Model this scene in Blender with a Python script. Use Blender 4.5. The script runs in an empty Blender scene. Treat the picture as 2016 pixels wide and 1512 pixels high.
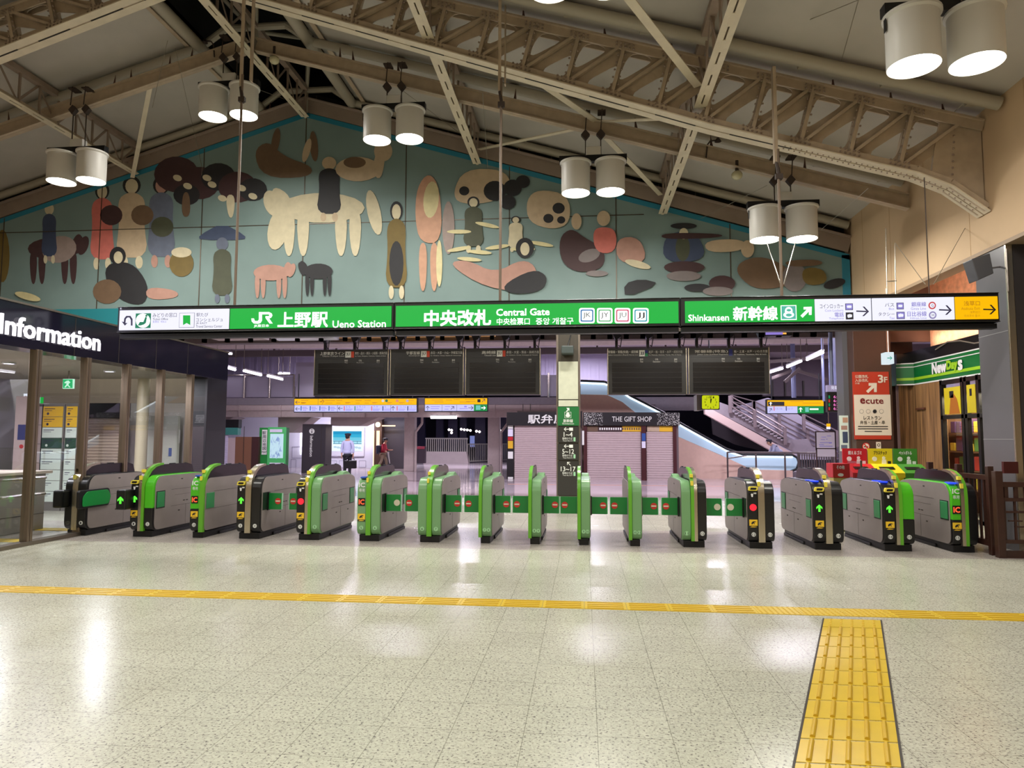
import bpy, bmesh, math, random
from mathutils import Vector, Matrix
random.seed(7)
C = bpy.context.scene.collection
# ------------------------------------------------------------------ camera
FPX = 1370.0; HE = 1.65
psi, pit, rol = math.radians(5.87), math.radians(4.38), math.radians(0.2)
FW = Vector((-math.sin(psi)*math.cos(pit), math.cos(psi)*math.cos(pit), math.sin(pit)))
R0 = Vector((math.cos(psi), math.sin(psi), 0)); U0 = R0.cross(FW)
RT = R0*math.cos(rol) + U0*math.sin(rol); UP = RT.cross(FW)
cam_d = bpy.data.cameras.new('camera'); cam = bpy.data.objects.new('camera', cam_d); C.objects.link(cam)
cam_d.sensor_width = 36; cam_d.lens = 36*FPX/2016; cam_d.clip_end = 300
m = Matrix((RT, UP, -FW)).transposed().to_4x4(); m.translation = (0, 0, HE); cam.matrix_world = m
bpy.context.scene.camera = cam

def A(x, y, Y=None, X=None, Z=None):
    """real point seen at photo pixel (x, y) that lies on the plane Y=, X= or Z= of the place (metres)"""
    d = FW + RT*((x-1008)/FPX) - UP*((y-756)/FPX)
    t = Y/d.y if Y is not None else (X/d.x if X is not None else (Z-HE)/d.z)
    return Vector((d.x*t, d.y*t, HE+d.z*t))

# ------------------------------------------------------------------ materials
def lin(c):
    return tuple(((v/255)/12.92 if v/255 <= .04045 else ((v/255+.055)/1.055)**2.4) for v in c)
MATS = {}
def mat(name, rgb, rough=.5, metal=0, emit=0, var=0, scale=8, bump=0, trans=0, spec=.5, alpha=1, ecol=None):
    if name in MATS: return MATS[name]
    m = bpy.data.materials.new(name); m.use_nodes = True; nt = m.node_tree; b = nt.nodes['Principled BSDF']
    c = lin(rgb); b.inputs['Base Color'].default_value = (*c, 1)
    b.inputs['Roughness'].default_value = rough; b.inputs['Metallic'].default_value = metal
    b.inputs['Specular IOR Level'].default_value = spec
    if trans: b.inputs['Transmission Weight'].default_value = trans
    if emit:
        b.inputs['Emission Color'].default_value = (*(lin(ecol) if ecol else c), 1); b.inputs['Emission Strength'].default_value = emit
    if var or bump:
        tc = nt.nodes.new('ShaderNodeTexCoord'); n = nt.nodes.new('ShaderNodeTexNoise')
        n.inputs['Scale'].default_value = scale; n.inputs['Detail'].default_value = 5
        nt.links.new(tc.outputs['Object'], n.inputs['Vector'])
        if var:
            mp = nt.nodes.new('ShaderNodeMapRange'); mp.inputs[1].default_value = .3; mp.inputs[2].default_value = .7
            mp.inputs[3].default_value = 1-var; mp.inputs[4].default_value = 1+var*.6
            nt.links.new(n.outputs['Fac'], mp.inputs[0])
            mx = nt.nodes.new('ShaderNodeVectorMath'); mx.operation = 'SCALE'; mx.inputs[0].default_value = c
            nt.links.new(mp.outputs[0], mx.inputs['Scale']); nt.links.new(mx.outputs[0], b.inputs['Base Color'])
        if bump:
            bp = nt.nodes.new('ShaderNodeBump'); bp.inputs['Strength'].default_value = bump; bp.inputs['Distance'].default_value = .02
            nt.links.new(n.outputs['Fac'], bp.inputs['Height']); nt.links.new(bp.outputs[0], b.inputs['Normal'])
    MATS[name] = m; return m

# ------------------------------------------------------------------ mesh builder
class MB:
    def __init__(s): s.v = []; s.f = []; s.mi = []; s.m = []
    def _m(s, m):
        if m is None: return 0
        if m not in s.m: s.m.append(m)
        return s.m.index(m)
    def add(s, vs, fs, m=None):
        b = len(s.v); s.v += [Vector(v) for v in vs]; k = s._m(m)
        for f in fs: s.f.append([b+i for i in f]); s.mi.append(k)
        return s
    def box(s, p, q, m=None):
        x0, x1 = sorted((p[0], q[0])); y0, y1 = sorted((p[1], q[1])); z0, z1 = sorted((p[2], q[2]))
        v = [(x, y, z) for z in (z0, z1) for y in (y0, y1) for x in (x0, x1)]
        return s.add(v, [(0,2,3,1), (4,5,7,6), (0,1,5,4), (2,6,7,3), (0,4,6,2), (1,3,7,5)], m)
    def bar(s, p, q, w, h, m=None, up=(0,0,1)):
        p, q = Vector(p), Vector(q); d = (q-p)
        if d.length < 1e-6: return s
        d.normalize(); u = Vector(up)
        if abs(d.dot(u)) > .98: u = Vector((0,1,0)) if abs(d.y) < .9 else Vector((1,0,0))
        r = d.cross(u).normalized(); u = r.cross(d)
        v = []
        for c in (p, q):
            for a, b in ((-1,-1), (1,-1), (1,1), (-1,1)): v.append(c + r*a*w/2 + u*b*h/2)
        return s.add(v, [(0,1,2,3), (7,6,5,4), (0,4,5,1), (1,5,6,2), (2,6,7,3), (3,7,4,0)], m)
    def cyl(s, p, q, r, r2=None, n=12, m=None, cap=True):
        p, q = Vector(p), Vector(q); r2 = r if r2 is None else r2
        d = (q-p).normalized(); u = Vector((0,0,1)) if abs(d.z) < .9 else Vector((1,0,0))
        a = d.cross(u).normalized(); b = d.cross(a)
        v = [c + (a*math.cos(2*math.pi*i/n) + b*math.sin(2*math.pi*i/n))*rr for c, rr in ((p, r), (q, r2)) for i in range(n)]
        f = [(i, n+i, n+(i+1) % n, (i+1) % n) for i in range(n)]
        if cap: f += [tuple(range(n)), tuple(range(2*n-1, n-1, -1))]
        return s.add(v, f, m)
    def tube(s, pts, r, n=8, m=None):
        for a, b in zip(pts, pts[1:]): s.cyl(a, b, r, n=n, m=m)
        return s
    def ball(s, c, r, m=None, n=8, sc=(1,1,1)):
        v = [(c[0], c[1], c[2]-r*sc[2])]; k = n//2
        for j in range(1, k):
            t = math.pi*j/k
            for i in range(n):
                a = 2*math.pi*i/n
                v.append((c[0]+r*sc[0]*math.sin(t)*math.cos(a), c[1]+r*sc[1]*math.sin(t)*math.sin(a), c[2]-r*sc[2]*math.cos(t)))
        v.append((c[0], c[1], c[2]+r*sc[2])); f = [(0, 1+(i+1) % n, 1+i) for i in range(n)]
        for j in range(k-2):
            for i in range(n): f.append((1+j*n+i, 1+j*n+(i+1) % n, 1+(j+1)*n+(i+1) % n, 1+(j+1)*n+i))
        e = len(v)-1; o = 1+(k-2)*n
        f += [(o+i, o+(i+1) % n, e) for i in range(n)]
        return s.add(v, f, m)
    def prism(s, pl, axis, a, b, m=None):
        """extrude polygon pl (2D) along axis from a to b. axis 'X': (y,z); 'Y': (x,z); 'Z': (x,y)"""
        n = len(pl)
        def P(p, t): return (t, p[0], p[1]) if axis == 'X' else ((p[0], t, p[1]) if axis == 'Y' else (p[0], p[1], t))
        ar = sum(pl[i][0]*pl[(i+1) % n][1]-pl[(i+1) % n][0]*pl[i][1] for i in range(n))
        if ar < 0: pl = pl[::-1]
        a, b = min(a, b), max(a, b)
        v = [P(p, a) for p in pl]+[P(p, b) for p in pl]
        f = [tuple(range(n)), tuple(range(2*n-1, n-1, -1))]+[(i, n+i, n+(i+1) % n, (i+1) % n) for i in range(n)]
        if axis != 'Y': f = [t[::-1] for t in f]
        return s.add(v, f, m)
    def lathe(s, prof, c, n=24, m=None):
        v = []; k = len(prof)
        for i in range(n):
            a = 2*math.pi*i/n
            for r, z in prof: v.append((c[0]+r*math.cos(a), c[1]+r*math.sin(a), c[2]+z))
        f = []
        for i in range(n):
            j = (i+1) % n
            for t in range(k-1): f.append((i*k+t, j*k+t, j*k+t+1, i*k+t+1))
        return s.add(v, f, m)
    def build(s, name, m=None, parent=None, smooth=False, bevel=0, seg=2, auto=False):
        me = bpy.data.meshes.new(name); off = wloc(parent)
        me.from_pydata([v-off for v in s.v], [], s.f); 
        ms = s.m if s.m else [m]
        for q in ms: me.materials.append(q)
        if s.m: me.polygons.foreach_set('material_index', s.mi)
        if smooth: me.polygons.foreach_set('use_smooth', [True]*len(me.polygons))
        me.update(); o = bpy.data.objects.new(name, me); C.objects.link(o)
        if parent: o.parent = parent
        if auto:
            me.polygons.foreach_set('use_smooth', [True]*len(me.polygons)); me.set_sharp_from_angle(angle=math.radians(35))
        if bevel:
            b = o.modifiers.new('bevel', 'BEVEL'); b.width = bevel; b.segments = seg; b.limit_method = 'ANGLE'; b.angle_limit = .6
        return o
def wloc(o):
    v = Vector((0,0,0))
    while o: v += o.location; o = o.parent
    return v
def tag(o, label, cat, group=None, kind=None):
    o['label'] = label; o['category'] = cat
    if group: o['group'] = group
    if kind: o['kind'] = kind
    return o
def thing(name, label, cat, loc=(0,0,0), group=None):
    o = bpy.data.objects.new(name, None); C.objects.link(o); o.location = loc; o.empty_display_size = .1
    return tag(o, label, cat, group)
def struct(o): o['kind'] = 'structure'; return o
def dup(root, loc, label=None):
    r = root.copy(); C.objects.link(r); r.location = loc
    if label: r['label'] = label
    for ch in list(root.children):
        c = ch.copy(); C.objects.link(c); c.parent = r
        for g in ch.children: d = g.copy(); C.objects.link(d); d.parent = c
    return r
# text glyphs as mesh
GL = {}
def glyphs(body, off):
    k = (body, off)
    if k not in GL:
        c = bpy.data.curves.new('t', 'FONT'); c.body = body; c.offset = off; c.resolution_u = 2
        o = bpy.data.objects.new('t', c); C.objects.link(o)
        dg = bpy.context.evaluated_depsgraph_get(); e = o.evaluated_get(dg); me = e.to_mesh()
        vs = [v.co.copy() for v in me.vertices]; fs = [tuple(p.vertices) for p in me.polygons]
        e.to_mesh_clear(); bpy.data.objects.remove(o); bpy.data.curves.remove(c)
        x0 = min(v.x for v in vs); x1 = max(v.x for v in vs); y0 = min(v.y for v in vs); y1 = max(v.y for v in vs)
        GL[k] = ([((v.x-x0)/(x1-x0), (v.y-y0)/(y1-y0)) for v in vs], fs)
    return GL[k]
def text(mb, body, P0, P1, z0, z1, n, m, off=0.0, lift=.004):
    """glyphs between points P0 and P1 (left, right ends as read) and heights z0..z1; n = outward normal"""
    vs, fs = glyphs(body, 0.0); P0, P1, n = Vector(P0), Vector(P1), Vector(n)
    w = (P1-P0).length; h = z1-z0
    if off: b = off*h*1.0; du, dv = min(.2, b/w), min(.2, b/h); st = [(-1,-1), (1,-1), (-1,1), (1,1), (0,0)]
    else: du = dv = 0; st = [(0,0)]
    for i, (a, c) in enumerate(st):
        out = []
        for u, v in vs:
            p = P0.lerp(P1, u*(1-2*du)+du+a*du)+n*(lift+.0003*i); p.z = z0+h*(v*(1-2*dv)+dv+c*dv); out.append(p)
        mb.add(out, fs, m)
def tpx(mb, body, box, m, off=0.0, Y=None, X=None, lift=.004):
    """same, its rectangle read off the photograph on the plane Y= or X="""
    x0, y0, x1, y1 = box; ym = (y0+y1)/2; xm = (x0+x1)/2
    a = A(x0, ym, Y=Y, X=X); b = A(x1, ym, Y=Y, X=X)
    n = (0,-1,0) if Y is not None else ((-1,0,0) if X > 0 else (1,0,0))
    text(mb, body, a, b, A(xm, y1, Y=Y, X=X).z, A(xm, y0, Y=Y, X=X).z, n, m, off, lift)
def rpx(mb, box, m, Y, t=.01, lift=0):
    """thin box covering photo rectangle on plane Y (front face at Y-lift)"""
    x0, y0, x1, y1 = box; xm, ym = (x0+x1)/2, (y0+y1)/2
    mb.box((A(x0, ym, Y=Y).x, Y-lift, A(xm, y1, Y=Y).z), (A(x1, ym, Y=Y).x, Y-lift+t, A(xm, y0, Y=Y).z), m)
def spx(mb, pts, m, Y, t=.01, lift=0):
    """polygon of photo points on plane Y with thickness"""
    mb.prism([(lambda q: (q.x, q.z))(A(x, y, Y=Y)) for x, y in pts], 'Y', Y-lift, Y-lift+t, m)
def area(name, loc, sx, sy, power, col, rot=(0,0,0), shape='RECTANGLE', spread=None):
    d = bpy.data.lights.new(name, 'AREA'); d.shape = shape; d.size = sx; d.size_y = sy; d.energy = power; d.color = col
    if spread: d.spread = spread
    o = bpy.data.objects.new(name, d); C.objects.link(o); o.location = loc; o.rotation_euler = rot; return o
def circ(cx, cy, r, n=20, ry=None):
    ry = ry or r
    return [(cx+r*math.cos(2*math.pi*i/n), cy+ry*math.sin(2*math.pi*i/n)) for i in range(n)]

# palette
cream = mat('cream_paint', (176,158,136), .5, var=.12, scale=5)
cream_l = mat('pale_cream_paint', (208,196,172), .5, var=.08, scale=5)
taupe = mat('taupe_paint', (146,128,114), .5, var=.12, scale=5)
black = mat('black_plastic', (18,18,20), .3)
blackm = mat('black_metal', (24,24,27), .45, metal=.3)
steel = mat('brushed_steel', (152,143,140), .4, metal=.35, var=.08, scale=3)
steel_d = mat('dull_steel_post', (128,118,108), .35, metal=.8, var=.05)
silver = mat('silver_trim', (190,180,160), .25, metal=.9)
white = mat('white_paint', (225,225,228), .5)
lamp_w = mat('lamp_enamel', (205,202,196), .45)
glow_lamp = mat('lamp_glow', (255,253,240), .5, emit=14, ecol=(255,252,236))
# ------------------------------------------------------------------ floor
AX = -7.2; WX = 6.35
def roofz(X): return 10.85-.294*abs(X-AX)
def floor_mat(name, base, spots, tile, rough=.1, spot=.5, bx=.41, by=.4, off=(0,0)):
    m = bpy.data.materials.new(name); m.use_nodes = True; nt = m.node_tree; N = nt.nodes; L = nt.links; b = N['Principled BSDF']; b.inputs['Specular IOR Level'].default_value = .45
    tc = N.new('ShaderNodeTexCoord')
    mp = N.new('ShaderNodeMapping'); mp.inputs['Location'].default_value = (*off, 0); L.new(tc.outputs['Object'], mp.inputs[0])
    vo = N.new('ShaderNodeTexVoronoi'); vo.inputs['Scale'].default_value = 75; L.new(tc.outputs['Object'], vo.inputs['Vector'])
    vo2 = N.new('ShaderNodeTexNoise'); vo2.inputs['Scale'].default_value = 62; vo2.inputs['Detail'].default_value = 2; L.new(tc.outputs['Object'], vo2.inputs['Vector'])
    r1 = N.new('ShaderNodeValToRGB'); r1.color_ramp.elements[0].position = .34; r1.color_ramp.elements[1].position = .43
    r1.color_ramp.elements[0].color = (*lin(spots), 1); r1.color_ramp.elements[1].color = (*lin(base), 1)
    L.new(vo2.outputs['Fac'], r1.inputs[0])
    # random tone of each chip
    hsv = N.new('ShaderNodeMix'); hsv.data_type = 'RGBA'; hsv.blend_type = 'MULTIPLY'; hsv.inputs['Factor'].default_value = spot
    sep = N.new('ShaderNodeSeparateColor'); L.new(vo.outputs['Color'], sep.inputs[0])
    r2 = N.new('ShaderNodeMapRange'); r2.inputs[3].default_value = .62; r2.inputs[4].default_value = 1.1; L.new(sep.outputs[0], r2.inputs[0])
    L.new(r1.outputs[0], hsv.inputs['A']); L.new(r2.outputs[0], hsv.inputs['B'])
    br = N.new('ShaderNodeTexBrick'); br.offset = 0; br.inputs['Scale'].default_value = 1
    br.inputs['Brick Width'].default_value = bx; br.inputs['Row Height'].default_value = by
    br.inputs['Mortar Size'].default_value = .0022; br.inputs['Mortar Smooth'].default_value = .2; br.inputs['Bias'].default_value = 0
    br.inputs['Color1'].default_value = (1,1,1,1); br.inputs['Color2'].default_value = (.93,.93,.93,1); br.inputs['Mortar'].default_value = (.33,.32,.3,1)
    L.new(mp.outputs[0], br.inputs['Vector'])
    mu = N.new('ShaderNodeMix'); mu.data_type = 'RGBA'; mu.blend_type = 'MULTIPLY'; mu.inputs['Factor'].default_value = tile
    L.new(hsv.outputs['Result'], mu.inputs['A']); L.new(br.outputs['Color'], mu.inputs['B']); L.new(mu.outputs['Result'], b.inputs['Base Color'])
    nz = N.new('ShaderNodeTexNoise'); nz.inputs['Scale'].default_value = 1.3; nz.inputs['Detail'].default_value = 4; L.new(tc.outputs['Object'], nz.inputs['Vector'])
    mr = N.new('ShaderNodeMapRange'); mr.inputs[3].default_value = rough*.6; mr.inputs[4].default_value = rough*1.5; L.new(nz.outputs['Fac'], mr.inputs[0]); L.new(mr.outputs[0], b.inputs['Roughness'])
    nb = N.new('ShaderNodeTexNoise'); nb.inputs['Scale'].default_value = 9; L.new(tc.outputs['Object'], nb.inputs['Vector'])
    bp = N.new('ShaderNodeBump'); bp.inputs['Strength'].default_value = .03; bp.inputs['Distance'].default_value = .02
    L.new(nb.outputs['Fac'], bp.inputs['Height']); L.new(bp.outputs[0], b.inputs['Normal'])
    return m
terr = floor_mat('terrazzo', (190,189,172), (110,104,100), .8, .23, off=(-.07+.41, -.02))
mid = floor_mat('worn_stone', (176,168,160), (120,114,110), .5, .2, .25, .8, .8)
farf = floor_mat('pink_stone', (190,176,180), (160,148,152), .45, .1, .15, .8, .8)
fl = MB().box((-24,-9,-.3), (12,10.35,0), terr).box((-24,10.35,-.3), (12,12.75,0), mid).box((-24,12.75,-.3), (12,19,0), terr).box((-24,19,-.3), (16,60,0), farf)
struct(fl.build('floor'))
orange = mat('orange_line', (196,140,110), .4)
tag(MB().box((A(1000,953,Z=0).x, 24.6, 0), (8, 24.72, .003)).build('floor_line', orange), 'thin orange line across the pink floor before the gift shop', 'floor line')

# tactile paving
yel = mat('tactile_yellow', (206,174,40), .35, var=.06, scale=6)
yel_d = mat('tactile_edge', (196,160,40), .4)
dark = mat('dark_joint', (52,44,38), .6)
t = thing('tactile_strip', 'long yellow tactile strip crossing the floor before the gates', 'tactile paving', (0,7.05,0))
mb = MB(); rb = MB()
xs = -8.2
while xs < 9.5:
    dots = 1.60 < xs+.2 < 2.85
    mb.box((xs+.002, 6.9, 0), (xs+.408, 7.2, .004))
    if not dots:
        for k in range(4): rb.box((xs+.03, 6.935+k*.075-.012, .004), (xs+.38, 6.935+k*.075+.014, .0085))
    else:
        for i in range(8):
            for k in range(6): rb.cyl((xs+.03+i*.05, 6.925+k*.05, .003), (xs+.03+i*.05, 6.925+k*.05, .009), .014, .008, n=6)
    xs += .41
mb.build('slab', yel, t); rb.build('ridge_pattern', yel_d, t)
t = thing('tactile_strip', 'wide yellow tactile strip with dark edges running towards the camera', 'tactile paving', (2.3,6.8,0))
p0, p1, q0, q1 = Vector((2.19,6.79,0)), Vector((.62,2.62,0)), Vector((2.68,6.79,0)), Vector((1.14,2.62,0))
mb = MB(); rb = MB(); ed = MB(); n = 14
for k in range(n):
    a, b = k/n, (k+1)/n
    c = [p0.lerp(p1, a+.002), q0.lerp(q1, a+.002), q0.lerp(q1, b-.002), p0.lerp(p1, b-.002)]
    mb.add([v+Vector((0,0,z)) for z in (0,.004) for v in c], [(4,7,6,5), (0,4,5,1), (1,5,6,2), (2,6,7,3), (3,7,4,0)])
    for j in range(5):
        if k == 0:
            for i in range(5): 
                g = p0.lerp(q0, .12+j*.19).lerp(p1.lerp(q1, .12+j*.19), a+(i+.5)/5/n); rb.cyl(g+Vector((0,0,.003)), g+Vector((0,0,.009)), .014, .008, n=6)
        else:
            f = .12+j*.19; g = p0.lerp(q0, f).lerp(p1.lerp(q1, f), a+.006); h = p0.lerp(q0, f).lerp(p1.lerp(q1, f), b-.006)
            rb.cyl(g+Vector((0,0,.004)), h+Vector((0,0,.004)), .014, n=10)
d = Vector((.012,0,.002))
ed.bar(p0-d*.6+Vector((0,0,.004)), p1-d*.6+Vector((0,0,.004)), .012, .006); ed.bar(q0+d*.6+Vector((0,0,.001)), q1+d*.6+Vector((0,0,.001)), .012, .006)
mb.build('slab', yel, t); rb.build('ridge_pattern', yel_d, t); ed.build('edge_strip', dark, t)

# ------------------------------------------------------------------ roof of the hall
roofm = mat('roof_board', (178,172,164), .85, var=.05, scale=2)
voidm = mat('dark_monitor', (16,15,14), .9)  # near-black colour stands in for the darkness inside the ridge opening
rf = MB()
def slab(X0, X1, Y0, Y1, m):
    rf.add([(X0,Y0,roofz(X0)), (X1,Y0,roofz(X1)), (X1,Y1,roofz(X1)), (X0,Y1,roofz(X0)), (X0,Y0,roofz(X0)+.15), (X1,Y0,roofz(X1)+.15), (X1,Y1,roofz(X1)+.15), (X0,Y1,roofz(X0)+.15)],
           [(0,3,2,1), (4,5,6,7), (0,1,5,4), (1,2,6,5), (2,3,7,6), (3,0,4,7)], m)
slab(-21, -8.5, -9, 19, roofm); slab(-5.9, WX+.3, -9, 19, roofm)
seam = mat('roof_seam', (120,114,104), .8)
struct(rf.build('ceiling'))
mo = MB().box((-8.6,-9,12.2), (-5.8,19,12.3)).box((-8.6,-9,10.5), (-8.5,19,12.2)).box((-5.9,-9,10.5), (-5.8,19,12.2)).box((-8.6,18.9,10.4), (-5.8,19,12.2))
struct(mo.build('ceiling', voidm))
beige = mat('beige_wall', (196,168,134), .75, var=.05, scale=1.5)
struct(MB().box((WX,-9,4.62), (WX+.25,17.6,6.95)).build('wall_right', beige))
sm = mat('wall_seam', (176,146,108), .8)
for Yw in (8.9, 10.4, 11.95, 13.4, 14.9, 16.3): struct(MB().box((WX-.003,Yw,4.64), (WX,Yw+.012,6.9)).build('trim_1', sm))
struct(MB().box((WX-.02,-9,4.58), (WX+.27,17,4.64)).build('trim_2', mat('wall_edge', (150,128,104), .6)))
struct(MB().box((-21.2,-9,0), (-21,19,7)).build('wall_left', beige))
struct(MB().box((-21,-9.2,0), (12,-9,11)).build('wall_front', beige))
struct(MB().box((11.8,-9,0), (12,12,5)).build('wall_far_right', beige))
# chord pipe runs that carry the roof boards
def rp(X, Y, dz): return Vector((X, Y, roofz(X)+dz))
pm = mat('pipe_paint', (160,152,136), .5)
pn = ['nearer the camera than the big truss', 'just beyond the big riveted truss', 'along the top of the painted gable']
i = 0
for Yp, w in ((10.9, pn[0]), (14.15, pn[1]), (17.0, pn[2])):
    for s in ('left', 'right'):
        t = thing('roof_pipe', f'round cream pipe under the {s} roof slope, {w}', 'pipe', rp(AX,Yp,0))
        a, b = ((-20.9, -8.5) if s == 'left' else (-5.9, WX-.05))
        MB().cyl(rp(a,Yp,-.16), rp(b,Yp,-.16), .1, n=14).build('pipe', pm, t, auto=True)
        c = MB().bar(rp(a,Yp+.22,-.06), rp(b,Yp+.22,-.06), .08, .06)
        c.build('conduit', mat('conduit_grey', (96,88,78), .5), t)
        if Yp < 16:
            k = 0
            x = a+.6
            while x < b: MB().box(rp(x,Yp+.08,-.15), rp(x,Yp+.3,-.05)+Vector((.22,0,0))).build('clip', pm, t); x += 1.25
for X, w in ((-8.45, 'left'), (-5.95, 'right')):
    t = thing('ridge_pipe', f'thick cream pipe running down the hall along the {w} edge of the dark ridge opening', 'pipe', (X,8,10.3))
    MB().cyl((X,-2,roofz(X)-.2), (X,17.2,roofz(X)-.2), .13, n=14).build('pipe', pm, t, auto=True)
    MB().bar((X+.3*(1 if X > AX else -1),-2,roofz(X)-.16), (X+.3*(1 if X > AX else -1),17.2,roofz(X)-.16), .1, .03).build('perforated_strip', cream, t)
for Yp, w in ((14.15, 'nearer'), (17.0, 'farther')):
    t = thing('ridge_brace', f'bent cream pipe frame crossing the dark ridge opening, the {w} one', 'brace', (AX,Yp,10.6))
    MB().tube([(-8.45,Yp,roofz(-8.45)-.15), (-7.9,Yp,10.72), (-6.5,Yp,10.72), (-5.95,Yp,roofz(-5.95)-.15)], .08, n=10).tube([(-7.2,Yp,10.1), (-7.2,Yp,11.9)], .05).build('bent_pipe', pm, t)
    g = MB(); 
    for dx in (-1.2, 1.2): g.cyl((AX+dx,Yp,11.9), (AX,Yp-2.6,10.75), .05).cyl((AX+dx,Yp-2.6,11.9), (AX,Yp,10.75), .05)
    g.build('cross_bar', pm, t)

# ------------------------------------------------------------------ big riveted truss
def plate(name, outer, holes, Y, th, m, parent):
    cu = bpy.data.curves.new(name, 'CURVE'); cu.dimensions = '2D'; cu.fill_mode = 'BOTH'; cu.extrude = th/2
    for pl in [outer]+holes:
        sp = cu.splines.new('POLY'); sp.points.add(len(pl)-1); sp.use_cyclic_u = True
        for i, p in enumerate(pl): sp.points[i].co = (p[0], p[1], 0, 1)
    o = bpy.data.objects.new(name, cu); C.objects.link(o)
    dg = bpy.context.evaluated_depsgraph_get(); e = o.evaluated_get(dg); me = e.to_mesh(); mb = MB()
    mb.add([(v.co.x, Y+v.co.z, v.co.y) for v in me.vertices], [tuple(p.vertices) for p in me.polygons])
    e.to_mesh_clear(); bpy.data.objects.remove(o); bpy.data.curves.remove(cu)
    return mb.build(name, m, parent)
def roundpoly(pl, r, n=4):
    out = []; k = len(pl)
    for i in range(k):
        p = Vector(pl[i]); a = Vector(pl[i-1]); b = Vector(pl[(i+1) % k])
        u = (a-p); v = (b-p); rr = min(r, u.length*.48, v.length*.48); u.normalize(); v.normalize()
        for j in range(n+1):
            s = j/n; out.append(tuple((p+u*rr)*(1-s)**2 + p*2*s*(1-s) + (p+v*rr)*s*s))
    return out
lowpts = [(-20.9,5.5), (-7.2,9.95), (-1.2,7.9), (2.1,6.78), (3.75,6.3), (4.6,6.05), (5.3,5.85), (5.8,5.62), (WX-.02,5.2)]
def interp(pts, X):
    for (a, b), (c, d) in zip(pts, pts[1:]):
        if a <= X <= c: return b+(d-b)*(X-a)/(c-a)
    return pts[-1][1]
def lowz(X): return interp([(-20.9, 5.4), (-18.5,6.25), (-7.2,9.95)]+lowpts[2:], X)
def topz(X): return 10.66-.2935*abs(X-AX)
TY = 11.5
tr = thing('roof_truss', 'big riveted cream lattice truss arching across the hall above the hanging signs', 'truss', (AX,TY,7))
rv = MB()
for s in (1, -1):
    Xs = []; X = AX+.1*s; 
    Xe = WX-.55 if s > 0 else -14.5
    nb = 17 if s > 0 else 9
    Xs = [AX+.1*s+(Xe-AX-.1*s)*i/nb for i in range(nb+1)]
    hol = []; vb = MB(); db = MB()
    for a, b in zip(Xs, Xs[1:]):
        d = .1*s; za, zb = lowz(a), lowz(b); ta, tb = topz(a), topz(b)
        # the members lean at right angles to the slope
        la = .22*(ta-za)*s; lb = .22*(tb-zb)*s
        BL = Vector((a+d, za+.13)); BR = Vector((b-d*.7, zb+.13)); TL = Vector((a+la+d, topz(a+la)-.13)); TR = Vector((b+lb-d*.7, topz(b+lb)-.13))
        g = (TR-BL).normalized(); nrm = Vector((-g.y, g.x))*.055*s
        hol.append(roundpoly([tuple(BL+Vector((0,.12))+nrm), tuple(TR-Vector((.12*s,0))+nrm), tuple(TL)], .24))
        hol.append(roundpoly([tuple(BL+Vector((.14*s,0))-nrm), tuple(BR), tuple(TR-Vector((0,.14))-nrm)], .24))
        for yy in (TY-.07, TY+.07):
            vb.bar((a, yy, za+.04), (a+la, yy, topz(a+la)-.04), .06, .1, up=(0,1,0))
            db.bar((a+.06*s, yy, za+.1), (b+lb-.06*s, yy, topz(b+lb)-.08), .05, .075, up=(0,1,0))
        vb.build('upright', cream, tr); db.build('diagonal', cream, tr); vb = MB(); db = MB()
        for k in range(7):
            f = .12+k*.76/6
            for e in (-.055, .055):
                rv.ball((a+la*f+e*1.05, TY-.105, za+(topz(a+la)-za)*f), .02, n=6)
        for k in range(5):
            for e in (0, .06):
                rv.ball((a+(k-2)*.07*1.0, TY-.125, lowz(a+(k-2)*.07)+.08+e), .02, n=6)
                rv.ball((a+la+(k-2)*.07, TY-.125, topz(a+la+(k-2)*.07)-.07-e), .02, n=6)
    xs = Xs+([WX-.02] if s > 0 else [])
    outer = [(x, lowz(x)) for x in xs]+[(x+ (0 if x > 6 else .22*(topz(x)-lowz(x))*s), topz(x+(0 if x > 6 else .22*(topz(x)-lowz(x))*s))) for x in xs[::-1]]
    plate('web_plate', outer, [h for h in hol if min(p[1] for p in h) > 0], TY, .02, cream, tr)
fp = [AX]+[p[0] for p in lowpts[2:]]
P = [(x, lowz(x)) for x in ([-16.5]+fp)]
lo = MB(); up = MB(); sl = MB()
for (a, za), (b, zb) in zip(P, P[1:]):
    for yy in (TY-.1, TY+.1): lo.bar((a,yy,za), (b,yy,zb), .165, .02, m=cream_l); lo.bar((a,yy*1+(.0),za+.07), (b,yy,zb+.07), .03, .14, m=cream)
    L = math.hypot(b-a, zb-za); k = int(L/1.0)
    for i in range(k):
        f0, f1 = (i+.2)/k, (i+.8)/k
        sl.bar((a+(b-a)*f0, TY, za+(zb-za)*f0-.012), (a+(b-a)*f1, TY, za+(zb-za)*f1-.012), .03, .006)
for a, b in ((-16.5,AX), (AX, WX-.02)):
    up.bar((a,TY,topz(a)-.01), (b,TY,topz(b)-.01), .3, .03)
    for yy in (TY-.09, TY+.09): up.bar((a,yy,topz(a)-.09), (b,yy,topz(b)-.09), .03, .15)
lo.build('lower_chord', None, tr); up.build('upper_chord', cream, tr)
sl.build('chord_slot', mat('slot_dark', (40,34,28), .8), tr)
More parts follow.
